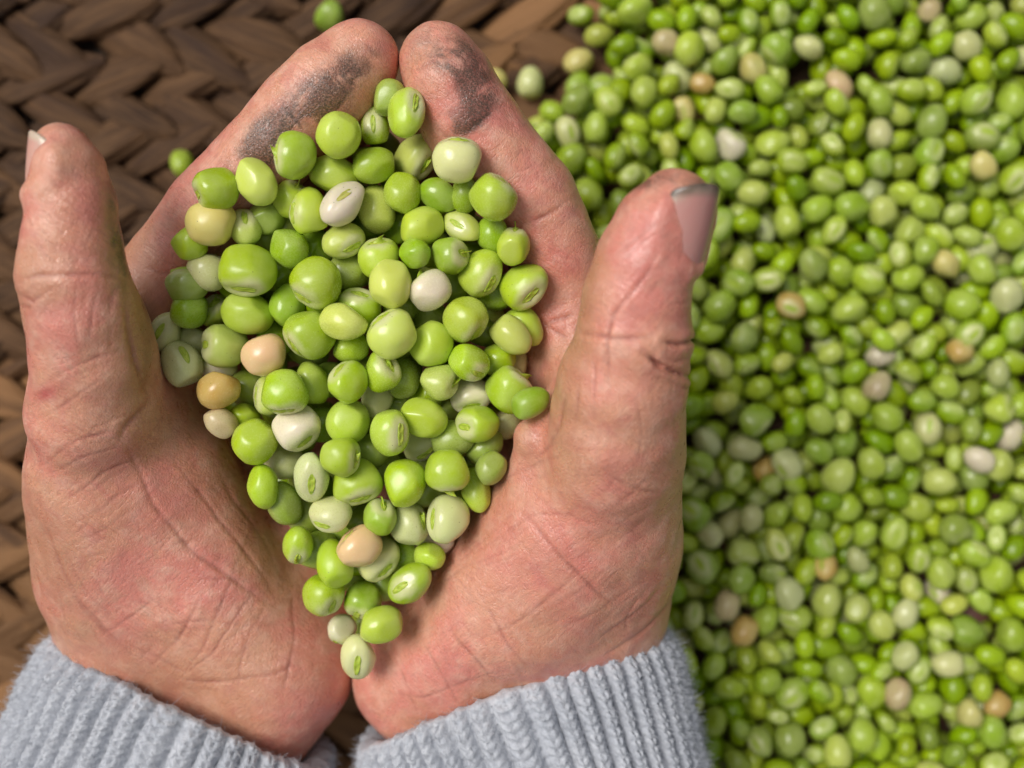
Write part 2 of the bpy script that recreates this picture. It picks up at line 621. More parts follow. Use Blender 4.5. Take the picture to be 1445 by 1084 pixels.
# named peas that stand out in the blurred spread: px, py, colour, a(mm), what
MARK = [
    (1120, 433, 'O', 4.9, "orange beige pea"), (1389, 656, 'W', 5.0, "ivory pea with a green tip"), (1177, 122, 'B', 5.2, "peach pea with a white stripe"),
    (1060, 893, 'O', 5.2, "round tan orange pea"), (1379, 352, 'C', 5.4, "round whitish pea"), (961, 113, 'C', 5.6, "large pale grey green pea"),
    (1357, 490, 'O', 4.6, "small tan pea"), (1334, 374, 'Y', 4.8, "yellow pea"), (1021, 209, 'W', 5.2, "white kidney shaped pea"),
    (1372, 1008, 'Y', 4.6, "yellow oval pea"), (1399, 1000, 'O', 4.6, "orange oval pea"), (1027, 858, 'E', 5.0, "grey beige pea"),
    (1077, 668, 'O', 4.2, "small orange pea"), (1052, 630, 'C', 5.4, "pale grey green pea"), (800, 192, 'C', 5.0, "greyish white pea"),
    (1420, 605, 'W', 5.2, "cream pea near the right edge"), (995, 750, 'C', 5.0, "pale grey pea close to the hand"), (1110, 657, 'C', 5.2, "whitish grey pea"),
    (1270, 930, 'C', 4.8, "pale pea"), (1340, 930, 'C', 5.2, "light cream green pea"), (1326, 845, 'W', 4.8, "cream white pea"),
    (1068, 93, 'Y', 4.8, "pale straw yellow pea"), (967, 158, 'Y', 4.6, "cream yellow pea"), (948, 55, 'E', 4.4, "small pinkish beige pea"),
    (1248, 500, 'W', 4.8, "greyish white pea"), (1307, 596, 'C', 5.0, "whitish oval pea"), (1230, 555, 'E', 5.0, "pinkish grey pea"),
    (996, 118, 'O', 4.0, "small orange pea"), (1145, 62, 'C', 4.6, "whitish pea with a green eye"), (1246, 186, 'C', 4.8, "round cream pea"),
    (1052, 372, 'P', 5.0, "dull pale pea"), (1382, 235, 'Y', 4.8, "yellowish pea half buried"), (1310, 22, 'E', 4.4, "beige pea near the top edge"),
    (1158, 800, 'O', 4.4, "small brown orange pea"), (1268, 968, 'E', 5.0, "greyish oval pea"), (1110, 840, 'C', 5.0, "pale pea with a green eye"),
]
LOOSE = [(465, 22, 'D', "lone green pea on the mat beyond the left fingertips"), (256, 230, 'G', "lone green pea on the mat peeping out behind the left index finger"),
         (748, 119, 'C', "pale cream oval pea lying alone on the mat right of the right fingers"),
         (817, 86, 'Y', "yellow oval pea lying on the mat between the fingers and the spread"),
         (694, 116, 'Y', "yellow pea on the mat half hidden behind the right index finger"),
         (818, 121, 'D', "small deep green pea on the mat just under the yellow oval one"),
         (851, 124, 'D', "deep green pea at the ragged left tip of the spread")]
pos, rad = [], []
R0 = 3.75
def rest(x, y, r):
    if not pos: return FLOOR + r
    P = np.array(pos); Rr = np.array(rad)
    d2 = (P[:, 0] - x) ** 2 + (P[:, 1] - y) ** 2
    s = (Rr + r) * 0.94
    m_ = d2 < s * s
    if not m_.any(): return FLOOR + r
    return max(FLOOR + r, float((P[m_, 2] + np.sqrt(s[m_] ** 2 - d2[m_])).max()))
for (x, y, c, lab) in LOOSE:
    w = W(x, y, 9.0); pos.append((w[0], w[1], FLOOR + 3.9)); rad.append(3.9)
n_loose = len(LOOSE)
xs = [p[0] for p in POLY]; ys = [p[1] for p in POLY]
tries = 0
while len(pos) < 1800 and tries < 2600:
    tries += 1
    r = float(np.clip(RNG.normal(R0, 0.33), 3.0, 4.7))
    best = None
    for _ in range(7):
        while True:
            px, py = RNG.uniform(min(xs), max(xs)), RNG.uniform(min(ys), max(ys))
            if inside(POLY, px, py): break
        w = W(px, py, 11.0)
        z = rest(w[0], w[1], r)
        if best is None or z < best[2]: best = (w[0], w[1], z)
    step = 1.9
    for _ in range(12):
        a = RNG.uniform(0, 6.283)
        q = (best[0] + step * math.cos(a), best[1] + step * math.sin(a))
        z = rest(q[0], q[1], r)
        if z < best[2]: best = (q[0], q[1], z)
        else: step *= 0.85
    if best[2] > 20.5: 
        continue
    pos.append(best); rad.append(r)
POS = np.array(pos); RAD = np.array(rad)
# what the camera sees of each one
def project(P):
    k = FPX / (CAM_H - P[:, 2])
    return P[:, 0] * k + 722.5, -P[:, 1] * k + 542.0
PX, PY = project(POS)
zb = np.full((272, 362), -1e9); ib = np.full((272, 362), -1)
for i in np.argsort(POS[:, 2]):
    cx, cy = PX[i] / 4, PY[i] / 4
    rr = RAD[i] * FPX / (CAM_H - POS[i, 2]) / 4
    x0, x1, y0, y1 = int(max(0, cx - rr)), int(min(361, cx + rr + 1)), int(max(0, cy - rr)), int(min(271, cy + rr + 1))
    if x1 <= x0 or y1 <= y0: continue
    gy, gx = np.mgrid[y0:y1 + 1, x0:x1 + 1]
    d2 = ((gx - cx) ** 2 + (gy - cy) ** 2) / rr ** 2
    z = POS[i, 2] + RAD[i] * np.sqrt(np.maximum(0, 1 - d2))
    mm_ = (d2 < 1) & (z > zb[y0:y1 + 1, x0:x1 + 1])
    zb[y0:y1 + 1, x0:x1 + 1][mm_] = z[mm_]; ib[y0:y1 + 1, x0:x1 + 1][mm_] = i
HAND_MASK = [[(0, 1084), (40, 600), (20, 380), (60, 170), (190, 330), (400, 90), (540, 15), (620, 35), (840, 320), (900, 240), (1010, 245), (975, 400), (980, 520), (955, 660), (968, 760), (950, 880), (1000, 1084)]]
vis = np.zeros(len(POS))
for yy in range(0, 271, 1):
    for xx in range(0, 361, 1):
        k = ib[yy, xx]
        if k >= 0 and not inside(HAND_MASK[0], xx * 4, yy * 4): vis[k] += 1
# colours: mostly greens, then the named odd ones take the visible pea nearest to them
cls = np.array(RNG.choice(list('GDLPSC'), len(POS), p=[.32, .18, .24, .13, .10, .03]))
marked = {}
for (mx, my, c, a, what) in MARK:
    d = (PX - mx) ** 2 + (PY - my) ** 2 + np.where(vis > 40, 0, 1e5)
    for k in marked: d[k] = 1e9
    d[:n_loose] = 1e9
    k = int(np.argmin(d))
    marked[k] = what; cls[k] = c; RAD[k] = a * 0.82
    w = W(mx, my, POS[k, 2]); POS[k, :2] = 0.6 * w[:2] + 0.4 * POS[k, :2]
for i in range(n_loose): cls[i] = LOOSE[i][2]
PX, PY = project(POS)

N_BACK = 158
order = sorted(range(len(POS)), key=lambda k: (-(k < n_loose or k in marked), -vis[k]))
solo = order[:N_BACK]
solo_set = set(solo)
used = {}


def place_pea(name, P, r_abc, R, color, alpha, me):
    o = bpy.data.objects.new(name, me)
    COL.objects.link(o)
    S = Matrix.Diagonal((*r_abc, 1))
    Mx = R.to_4x4() @ S
    Mx.translation = Vector(P) * 0.001
    o.matrix_world = Mx
    k_ = random.uniform(-.12, .12)
    j = [1 + k_ + random.uniform(-.05, .05), 1 + k_, 1 + k_ + random.uniform(-.1, .1)]
    o.color = (*[min(1, color[i] * j[i]) for i in range(3)], alpha)
    return o


DIRN = ["right of", "above and right of", "above", "above and left of", "left of", "below and left of", "below", "below and right of"]


def where(x, y, mx, my):
    return DIRN[int(round(math.degrees(math.atan2(my - y, x - mx)) / 45)) % 8]


ALL_LABELS = set()


def relabel(head, x, y, marks, step, tail=""):
    """a label relative to the nearest landmark, unique"""
    ms = sorted(marks, key=lambda m: (m[0] - x) ** 2 + (m[1] - y) ** 2)
    for m in ms[:8]:
        d = math.hypot(m[0] - x, m[1] - y) / step
        far = "just" if d < 1.35 else "two peas" if d < 2.4 else "three peas" if d < 3.4 else "four peas" if d < 4.4 else "five peas" if d < 5.4 else "far"
        lab = f"{head} {far} {where(x, y, m[0], m[1])} the {m[2]}{tail}"
        if lab not in ALL_LABELS and len(lab.split()) <= 16 and far != "far":
            ALL_LABELS.add(lab); return lab
    for m in ms[:12]:
        for h2 in ("rounder", "smaller", "larger"):
            lab = f"{h2} {head} {where(x, y, m[0], m[1])} the {m[2]}{tail}"
            if lab not in ALL_LABELS and len(lab.split()) <= 16:
                ALL_LABELS.add(lab); return lab
    return head


bmarks = [(PX[k], PY[k], marked[k]) for k in marked] + [(985, 250, "right thumb nail"), (975, 480, "right thumb knuckle"), (955, 885, "grey cuff edge"),
          (1445, 0, "top right corner of the photo"), (1445, 1084, "bottom right corner of the photo")]
for k in range(len(POS)):
    if k in solo_set:
        var = int(RNG.integers(0, 7))
        el = VAR_R[var]
        f = 1.0 if k in marked else RNG.uniform(1.0, 1.10)
        a = RAD[k] * f * 1.09
        tilt = (RNG.uniform(-.8, .8), RNG.uniform(-.8, .8)) if RNG.random() < 0.34 else None
        R = pea_rot(RNG.uniform(0, 180), tilt)
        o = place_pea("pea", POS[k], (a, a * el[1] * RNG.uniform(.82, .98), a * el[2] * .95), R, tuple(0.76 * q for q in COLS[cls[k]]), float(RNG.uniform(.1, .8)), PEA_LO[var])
        if k < n_loose:
            lab = LOOSE[k][3]
        elif k in marked:
            lab = relabel("blurred " + marked[k], PX[k], PY[k], [m for m in bmarks if m[2] != marked[k]], 42) if list(marked.values()).count(marked[k]) > 1 else f"blurred {marked[k]} in the loose green spread at right"
        else:
            lab = relabel(f"blurred {WORDS[cls[k]]} pea", PX[k], PY[k], bmarks, 42)
        ALL_LABELS.add(lab)
        tag(o, lab, "pea", "loose peas spread on the woven mat")


def mass(ids, P, Rd, C, name):
    vs, fs, cs = [], [], []
    b = 0
    for k in ids:
        var = int(RNG.integers(0, 7)); v = PEA2[var]
        el = VAR_R[var]
        R = np.array(pea_rot(RNG.uniform(0, 180), (RNG.uniform(-.9, .9), RNG.uniform(-.9, .9)) if RNG.random() < .4 else None))
        q = (v * np.array([1.16, el[1] * RNG.uniform(.84, 1.0), el[2] * .95]) * Rd[k]) @ R.T + P[k]
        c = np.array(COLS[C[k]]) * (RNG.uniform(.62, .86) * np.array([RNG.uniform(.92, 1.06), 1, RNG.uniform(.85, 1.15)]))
        pale = np.clip((v[:, 2] - .45) / .4, 0, 1)[:, None] * RNG.uniform(.1, .75)
        cc = c * (1 - pale) + np.array(PALE) * pale
        eye = ((v[:, 0] / .4) ** 2 + (v[:, 1] / .2) ** 2 < 1) & (v[:, 2] > 0)
        cc[eye] = (0.36, 0.47, 0.05)
        vs.append(q); cs.append(np.clip(cc, 0, 1)); fs.append(np.array(ico2f) + b); b += len(v)
    me = mesh_from(name, np.concatenate(vs), np.concatenate(fs))
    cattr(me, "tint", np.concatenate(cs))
    return link(name, me, M_MASS)


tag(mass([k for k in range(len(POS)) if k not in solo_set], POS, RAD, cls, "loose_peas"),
    "rest of the thick blurred spread of green peas right of the hands", "peas", kind="stuff")

# ------------------------------------------------------------------ hands: distance field -> one continuous skin
H = 0.85
def N(px, py, z, r, mm=False):
    return (*W(px, py, z), r if mm else r * mmpx(z))


class Field:
    def __init__(self, lo, hi):
        self.lo = np.array(lo, float)
        self.n = np.ceil((np.array(hi) - self.lo) / H).astype(int) + 1
        self.D = np.full(self.n, 12.0, dtype=np.float32)
        self.ax = [self.lo[i] + H * np.arange(self.n[i]) for i in range(3)]

    def chain(self, nodes, k):
        nodes = np.array(nodes, float)
        sl = []
        for i in range(3):
            l = int(max(0, ((nodes[:, i] - nodes[:, 3]).min() - 12 - self.lo[i]) / H))
            h = int(min(self.n[i], ((nodes[:, i] + nodes[:, 3]).max() + 12 - self.lo[i]) / H + 2))
            if h <= l: return
            sl.append(slice(l, h))
        X = self.ax[0][sl[0]][:, None, None]; Y = self.ax[1][sl[1]][None, :, None]; Z = self.ax[2][sl[2]][None, None, :]
        dist = None
        for a, b in zip(nodes[:-1], nodes[1:]):
            d = b[:3] - a[:3]; L = max(float(d @ d), 1e-9)
            t = np.clip(((X - a[0]) * d[0] + (Y - a[1]) * d[1] + (Z - a[2]) * d[2]) / L, 0, 1)
            q = (np.sqrt((X - a[0] - t * d[0]) ** 2 + (Y - a[1] - t * d[1]) ** 2 + (Z - a[2] - t * d[2]) ** 2) - (a[3] + t * (b[3] - a[3]))).astype(np.float32)
            if dist is None: dist = q
            else:
                h = np.maximum(0.8 - np.abs(dist - q), 0) / 0.8
                dist = np.minimum(dist, q) - h * h * 0.2
        S = self.D[tuple(sl)]
        h = np.maximum(k - np.abs(S - dist), 0) / k
        self.D[tuple(sl)] = np.minimum(S, dist) - h * h * k * 0.25

    def sample(self, p):
        q = (np.asarray(p) - self.lo) / H
        i = np.clip(np.round(q).astype(int), 0, self.n - 1)
        return self.D[i[:, 0], i[:, 1], i[:, 2]]

    def mesh(self):
        D = self.D; ins = D < 0
        nx, ny, nz = self.n - 1
        acc = np.zeros((nx, ny, nz, 3), dtype=np.float32); cnt = np.zeros((nx, ny, nz), dtype=np.float32)
        for ax in range(3):
            o1, o2 = [i for i in range(3) if i != ax]
            for d1 in (0, 1):
                for d2 in (0, 1):
                    sA = [None] * 3; sB = [None] * 3
                    for i in range(3):
                        if i == ax: sA[i] = slice(0, -1); sB[i] = slice(1, None)
                        else:
                            dd = d1 if i == o1 else d2
                            sA[i] = sB[i] = slice(dd, self.n[i] - 1 + dd)
                    A = D[tuple(sA)]; B = D[tuple(sB)]
                    cr = (A < 0) != (B < 0)
                    t = np.where(cr, A / np.where(cr, A - B, 1), 0)
                    acc[..., ax] += np.where(cr, t, 0)
                    acc[..., o1] += cr * d1; acc[..., o2] += cr * d2
                    cnt += cr
        act = cnt > 0
        idx = np.full((nx, ny, nz), -1); idx[act] = np.arange(act.sum())
        V = np.argwhere(act) + acc[act] / cnt[act][:, None]
        V = V * H + self.lo
        F = []
        for ax in range(3):
            o1, o2 = [(1, 2), (2, 0), (0, 1)][ax]
            sA = [slice(1, -1)] * 3; sB = [slice(1, -1)] * 3
            sA[ax] = slice(0, -1); sB[ax] = slice(1, None)
            a = ins[tuple(sA)]; b = ins[tuple(sB)]
            for flip in (False, True):
                e = np.argwhere((a & ~b) if not flip else (~a & b))
                e = e + np.array([0 if i == ax else 1 for i in range(3)])
                u1 = np.zeros(3, int); u1[o1] = 1
                u2 = np.zeros(3, int); u2[o2] = 1
                c = [e - u1 - u2, e - u2, e, e - u1]
                q = np.stack([idx[w[:, 0], w[:, 1], w[:, 2]] for w in c], 1)
                if flip: q = q[:, ::-1]
                F.append(q)
        F = np.concatenate(F)
        F = F[(F >= 0).all(1)]
        # keep the largest connected piece
        lab = np.arange(len(V))
        while True:
            mn = lab[F].min(1)
            new = lab.copy()
            for c_ in range(4): np.minimum.at(new, F[:, c_], mn)
            new = new[new]
            if (new == lab).all(): break
            lab = new
        big = np.bincount(lab).argmax()
        keep = lab == big
        re_ = np.cumsum(keep) - 1
        F = re_[F[keep[F[:, 0]]]]; V = V[keep]
        # light Taubin smoothing
        E = np.concatenate([F[:, [0, 1]], F[:, [1, 2]], F[:, [2, 3]], F[:, [3, 0]]])
        E = np.unique(np.sort(E, 1), axis=0)
        deg = np.bincount(E.ravel(), minlength=len(V))[:, None]
        for lam in (0.5, -0.52, 0.5, -0.52, 0.4):
            S = np.zeros_like(V)
            for i in range(3):
                S[:, i] = np.bincount(E[:, 0], V[E[:, 1], i], len(V)) + np.bincount(E[:, 1], V[E[:, 0], i], len(V))
            V = V + lam * (S / deg - V)
        return V, F


def seg_dist(px, py, line):
    """distance to a polyline and a 0..1..0 fade along it"""
    best = np.full(len(px), 1e9); at = np.zeros(len(px))
    Ls = [math.hypot(b[0] - a[0], b[1] - a[1]) for a, b in zip(line[:-1], line[1:])]
    tot = sum(Ls); acc = 0.0
    for (x1, y1), (x2, y2), L in zip(line[:-1], line[1:], Ls):
        dx, dy = x2 - x1, y2 - y1
        t = np.clip(((px - x1) * dx + (py - y1) * dy) / max(dx * dx + dy * dy, 1e-6), 0, 1)
        d = np.hypot(px - x1 - t * dx, py - y1 - t * dy)
        m_ = d < best
        best[m_] = d[m_]; at[m_] = (acc + t[m_] * L) / tot
        acc += L
    return best, np.clip(np.minimum(at, 1 - at) / 0.28, 0.0, 1) ** 0.7


def blob(px, py, cx, cy, rx, ry=None, ang=0, soft=1.0):
    ry = ry or rx
    a = math.radians(ang)
    u = (px - cx) * math.cos(a) - (py - cy) * math.sin(a)
    v = (px - cx) * math.sin(a) + (py - cy) * math.cos(a)
    return np.exp(-((u / rx) ** 2 + (v / ry) ** 2) * soft)


def nail_pts(axA, axB, nrm, R0, R1, t0, t1, spread, nu=13, nv=11):
    """grid of points on a nail plate along the line axA -> axB"""
    A = Vector(axA); B = Vector(axB); T = (B - A).normalized()
    n = Vector(nrm); n = (n - T * n.dot(T)).normalized(); s = T.cross(n)
    g = []
    for i in range(nu):
        u = i / (nu - 1); t = t0 + (t1 - t0) * u
        R = R0 + (R1 - R0) * u
        row = []
        for j in range(nv):
            w = -1 + 2 * j / (nv - 1)
            ph = math.radians(spread) * w
            back = 2.2 * (w * w) * (1 - u) ** 2 * -1 + 0    # rounded base
            tip = -2.6 * w * w * u                          # rounded free edge
            c = A + T * (t - back * 0.0 + tip + 3.0 * w * w * (1 - u))
            row.append(c + n * (R * math.cos(ph) * 0.98 + R * .02 - 0.35 * w ** 4 - 0.5 * (1 - u) ** 4) + s * R * math.sin(ph))
        g.append(row)
    return g, n, s, T


def make_hand(label, chains, nails, creases, fine_box, dirt_f, red_f, tan_f, lo, hi, zlim=None):
    F = Field(lo, hi)
    for nodes, k in chains: F.chain(nodes, k)
    ngrids = []
    for nl in nails:
        g, n, s, T = nail_pts(*nl['g'])
        ngrids.append((g, n, nl))
        ring = [g[i][0] for i in range(1, len(g) - 2, 2)][::-1] + [g[0][j] for j in range(1, len(g[0]) - 1, 2)] + [g[i][-1] for i in range(1, len(g) - 2, 2)]
        if nl.get('label'): F.chain([(*(p - n * 0.45), 1.15) for p in ring], 2.2)
    V, Q = F.mesh()
    me0 = mesh_from("hand_cage", V, Q)
    tmp = bpy.data.objects.new("tmp", me0); COL.objects.link(tmp)
    md = tmp.modifiers.new("s", 'SUBSURF'); md.levels = 1; md.render_levels = 1
    dg = bpy.context.evaluated_depsgraph_get()
    me = bpy.data.meshes.new_from_object(tmp.evaluated_get(dg))
    bpy.data.objects.remove(tmp); bpy.data.meshes.remove(me0)
    n = len(me.vertices)
    co = np.empty(n * 3); me.vertices.foreach_get("co", co); co = co.reshape(-1, 3) * 1000
    nr = np.empty(n * 3); me.vertex_normals.foreach_get("vector", nr) if hasattr(me, "vertex_normals") else me.vertices.foreach_get("normal", nr)
    nr = nr.reshape(-1, 3)
    px, py = project(co)
    up = np.clip((nr[:, 2] + 0.15) / 0.25, 0, 1)
    disp = 0.55 * vnoise(co / 15.0, 4) + 0.30 * vnoise(co / 8.0, 5) + 0.12 * vnoise(co / 3.0, 6)
    jx = px + 3.0 * vnoise(co / 6.0, 21) + 0.25 * vnoise(co / 1.8, 23)
    jy = py + 3.0 * vnoise(co / 6.0, 22) + 0.25 * vnoise(co / 1.8, 24)
    cr = np.zeros(n)
    rs = random.Random(5)
    lines = list(creases)
    for (x0, y0, x1, y1, num, a_mean, a_sd, l0, l1) in fine_box:
        for _ in range(num):
            x, y = rs.uniform(x0, x1), rs.uniform(y0, y1)
            a = math.radians(rs.gauss(a_mean, a_sd)); L = rs.uniform(l0, l1)
            pts = [(x, y)]
            for _s in range(4):
                a += rs.gauss(0, 0.07)
                x += math.cos(a) * L / 4; y -= math.sin(a) * L / 4
                pts.append((x, y))
            lines.append((pts, rs.uniform(1.4, 2.4), rs.uniform(0.03, 0.11)))
    mod = np.clip(0.72 + 0.45 * vnoise(co / 3.0, 31) + 0.3 * vnoise(co / 1.2, 32), 0.1, 1.3)
    for pts, wd, dep in lines:
        dep = dep * (0.80 if dep > 0.33 else 0.60); wd = wd * (0.92 if dep < 0.3 else 1.0)
        xs_ = [p[0] for p in pts]; ys_ = [p[1] for p in pts]
        mrg = wd * 4 + 8
        s = np.where((px > min(xs_) - mrg) & (px < max(xs_) + mrg) & (py > min(ys_) - mrg) & (py < max(ys_) + mrg) & (nr[:, 2] > -0.1))[0]
        if len(s) == 0: continue
        d, fade = seg_dist(jx[s], jy[s], pts)
        wv = wd * (0.55 + 0.45 * fade)
        g = np.exp(-(d / wv) ** 2) * fade
        puff = np.exp(-((d - 3.2 * wd) / (2.0 * wd)) ** 2)
        disp[s] += (-dep * g * mod[s] + dep * 0.18 * puff) * up[s]
        cr[s] = np.maximum(cr[s], g * min(1.0, dep / 0.17) * mod[s] * up[s])
    co2 = co + nr * disp[:, None]
    me.vertices.foreach_set("co", (co2 * 0.001).ravel())
    me.polygons.foreach_set("use_smooth", np.ones(len(me.polygons), dtype=bool))
    me.update()
    vis_up = np.clip((nr[:, 2] + 0.35) / 0.3, 0, 1)
    fattr(me, "crease", np.clip(cr, 0, 1))
    fattr(me, "dirt", np.clip(dirt_f(px, py, co) * vis_up, 0, 1))
    fattr(me, "redness", np.clip(red_f(px, py, co), 0, 1))
    fattr(me, "tan", np.clip(tan_f(px, py, co), 0, 1))
    me.name = "hand"
    me.materials.clear()
    o = link("hand", me, M_SKIN)
    tag(o, label, "hand", "pair of cupped hands")
    for g, nn, nl in ngrids:
        nu, nv = len(g), len(g[0])
        vs = [tuple(p + nn * 0.10) for row in g for p in row] + [tuple(p - nn * 0.55) for row in g for p in row]
        fs = []
        K = nu * nv
        for i in range(nu - 1):
            for j in range(nv - 1):
                q = i * nv + j
                fs.append((q, q + 1, q + nv + 1, q + nv)); fs.append((K + q, K + q + nv, K + q + nv + 1, K + q + 1))
        bd = [i * nv for i in range(nu)] + [(nu - 1) * nv + j for j in range(1, nv)] + [i * nv + nv - 1 for i in range(nu - 2, -1, -1)] + [j for j in range(nv - 2, 0, -1)]
        for a, b in zip(bd, bd[1:] + bd[:1]): fs.append((a, b, K + b, K + a))
        nm = mesh_from("fingernail", vs, fs)
        cs = []
        for half in range(2):
            for i in range(nu):
                for j in range(nv):
                    u = i / (nu - 1); w = abs(-1 + 2 * j / (nv - 1))
                    c = np.array(nl['bed']) * (1.12 - 0.22 * u) + np.array((0.06, 0.0, 0.0)) * (1 - w * w)
                    e = np.clip((u - (0.86 - 0.10 * w * w)) / 0.06, 0, 1)
                    c = c * (1 - e) + np.array(nl['edge']) * e
                    dd = np.clip((u - 0.88 + 0.05 * w) / 0.10, 0, 1) * nl['dirt']
                    c = c * (1 - dd) + np.array((0.05, 0.04, 0.03)) * dd
                    cs.append(c)
        cattr(nm, "tint", np.array(cs))
        no = link("fingernail", nm, M_NAIL, o)
        md = no.modifiers.new("s", 'SUBSURF'); md.levels = 1; md.render_levels = 2
        if nl.get('label'): no["label"] = nl['label']
    return o, F


# ---- left hand
lw = (285, 985, 56)
L_CH = [
    # wrist and forearm inside the cuff
    ([N(190, 935, 56, 15.5, 1), N(90, 1180, 56, 17, 1)], 8), ([N(368, 985, 55, 12, 1), N(280, 1230, 55, 12, 1)], 8), ([N(290, 960, 55, 18, 1), N(190, 1200, 55, 19, 1)], 8),
    # metacarpals
    ([N(250, 860, 58, 14, 1), N(205, 435, 72, 10.5, 1)], 9), ([N(300, 870, 50, 14, 1), N(290, 450, 52, 10.5, 1)], 9),
    ([N(350, 890, 48, 13.5, 1), N(380, 490, 42, 10.5, 1)], 9), ([N(390, 920, 52, 13, 1), N(455, 545, 40, 10, 1)], 9),
    ([N(398, 935, 56, 13.5, 1), N(455, 720, 47, 12, 1)], 9),
    # thenar mound and the slope down to the peas
    ([N(205, 850, 60, 19, 1), N(165, 690, 74, 16, 1), N(131, 575, 90, 82)], 9),
    ([N(160, 795, 66, 100), N(138, 690, 78, 86)], 8),
    ([N(235, 675, 74, 88), N(306, 815, 67, 92), N(385, 930, 62, 84)], 9),
    ([N(405, 940, 60, 80), N(372, 1005, 57, 11.5, 1)], 8),
    # thumb
    ([N(131, 575, 92, 81), N(128, 500, 99, 82), N(118, 440, 104, 77), N(104, 388, 107, 74), N(105, 340, 109, 67), N(103, 290, 110, 62), N(97, 240, 111, 52), N(90, 218, 111, 44)], 5),
    ([N(164, 430, 93, 30), N(180, 500, 91, 34), N(172, 560, 88, 38)], 6),
    ([N(200, 560, 80, 44), N(205, 470, 70, 60)], 8),
    # fingers
    ([N(215, 425, 74, 68), N(300, 298, 82, 66), N(425, 162, 89, 63), N(470, 120, 90.5, 63), N(508, 82, 90, 57)], 5),
    ([N(290, 440, 53, 60), N(370, 300, 60, 60), N(450, 200, 72, 58), N(498, 148, 77, 50)], 4),
    ([N(385, 480, 43, 58), N(435, 350, 46, 56), N(480, 255, 56, 54), N(497, 205, 62, 48)], 4),
    ([N(462, 540, 40, 52), N(495, 430, 38, 48), N(508, 340, 44, 44), N(512, 280, 50, 40)], 4),
]
thA, thB = W(101, 388, 107), W(92, 225, 111)
Lth = (Vector(thB) - Vector(thA)).length
L_NAILS = [dict(g=(thA, thB, (-0.84, 0, 0.54), 7.2, 5.6, Lth * 0.70, Lth * 1.24, 58), bed=(0.60, 0.36, 0.29), edge=(0.60, 0.48, 0.36), dirt=0.0, label="pale thumbnail seen edge on")]
ifA, ifB = W(470, 120, 90.5), W(508, 82, 90)
L_NAILS.append(dict(g=(ifA, ifB, (0.25, 0.75, -0.55), 7.4, 6.2, 0.0, 11.2, 52), bed=(0.50, 0.30, 0.22), edge=(0.50, 0.42, 0.30), dirt=0.25))
L_CR = [
    ([(24, 398), (60, 388), (100, 386), (140, 388), (178, 393)], 3.2, .42), ([(26, 412), (48, 424), (62, 415), (75, 404)], 2.6, .30), ([(27, 430), (50, 432)], 2.4, .3),
    ([(178, 394), (178, 430), (184, 470), (192, 515), (205, 548), (214, 562)], 3.6, .55), ([(216, 560), (198, 582), (175, 606), (168, 622)], 3.8, .55),
    ([(108, 398), (106, 440), (112, 500)], 2.2, .22), ([(140, 396), (132, 440), (126, 488)], 2.2, .22), ([(160, 400), (156, 450), (160, 500)], 2.2, .2),
    ([(48, 548), (90, 524), (140, 504), (175, 496)], 2.4, .25), ([(60, 590), (110, 560), (150, 530)], 2.0, .2),
    ([(172, 610), (185, 640), (200, 668), (217, 712), (252, 758), (279, 785), (349, 835), (400, 862)], 3.0, .44),
    ([(240, 640), (275, 690), (310, 735), (350, 790), (392, 838)], 2.6, .32),
    ([(300, 650), (330, 705), (366, 760), (400, 820)], 2.4, .28),
    ([(60, 655), (110, 622), (165, 606)], 2.2, .26), ([(66, 668), (120, 646), (178, 626)], 2.2, .24), ([(84, 712), (140, 674), (205, 640)], 2.2, .26),
    ([(120, 738), (165, 700), (215, 672)], 2.0, .2), ([(100, 770), (150, 745), (200, 705)], 2.0, .2),
    ([(143, 894), (186, 870), (217, 845)], 2.0, .26), ([(213, 940), (248, 909), (271, 867), (287, 838)], 2.4, .32), ([(260, 952), (291, 901), (310, 855), (330, 800)], 2.2, .28),
    ([(262, 952), (302, 917), (341, 855), (366, 826)], 2.2, .28), ([(337, 971), (341, 932), (353, 890), (375, 850)], 2.2, .26), ([(399, 987), (407, 948), (415, 901), (411, 828)], 2.4, .3),
    ([(248, 955), (287, 961), (333, 958), (388, 951), (430, 935)], 2.6, .34), ([(180, 905), (230, 930), (270, 952)], 2.2, .22),
    ([(74, 777), (108, 843), (143, 882), (190, 925)], 2.4, .3), ([(78, 808), (128, 872), (167, 909)], 2.2, .28), ([(60, 740), (85, 800), (112, 850)], 2.2, .26), ([(90, 780), (120, 832), (170, 884)], 2.0, .2),
    ([(270, 820), (320, 815), (370, 830)], 2.0, .2), ([(230, 880), (290, 872), (350, 882), (400, 880)], 1.8, .18),
    ([(200, 378), (225, 386), (248, 386)], 2.4, .3), ([(270, 268), (300, 282), (318, 300)], 2.0, .22), ([(398, 150), (418, 172), (430, 190)], 2.2, .24),
]
L_FINE = [(60, 600, 380, 940, 90, 35, 14, 30, 90), (80, 620, 400, 950, 60, -48, 10, 30, 90), (40, 400, 190, 560, 34, 82, 9, 25, 70), (60, 230, 170, 380, 26, 70, 16, 15, 45),
          (40, 700, 130, 880, 26, -58, 7, 30, 80), (230, 160, 440, 330, 30, -45, 8, 10, 26)]


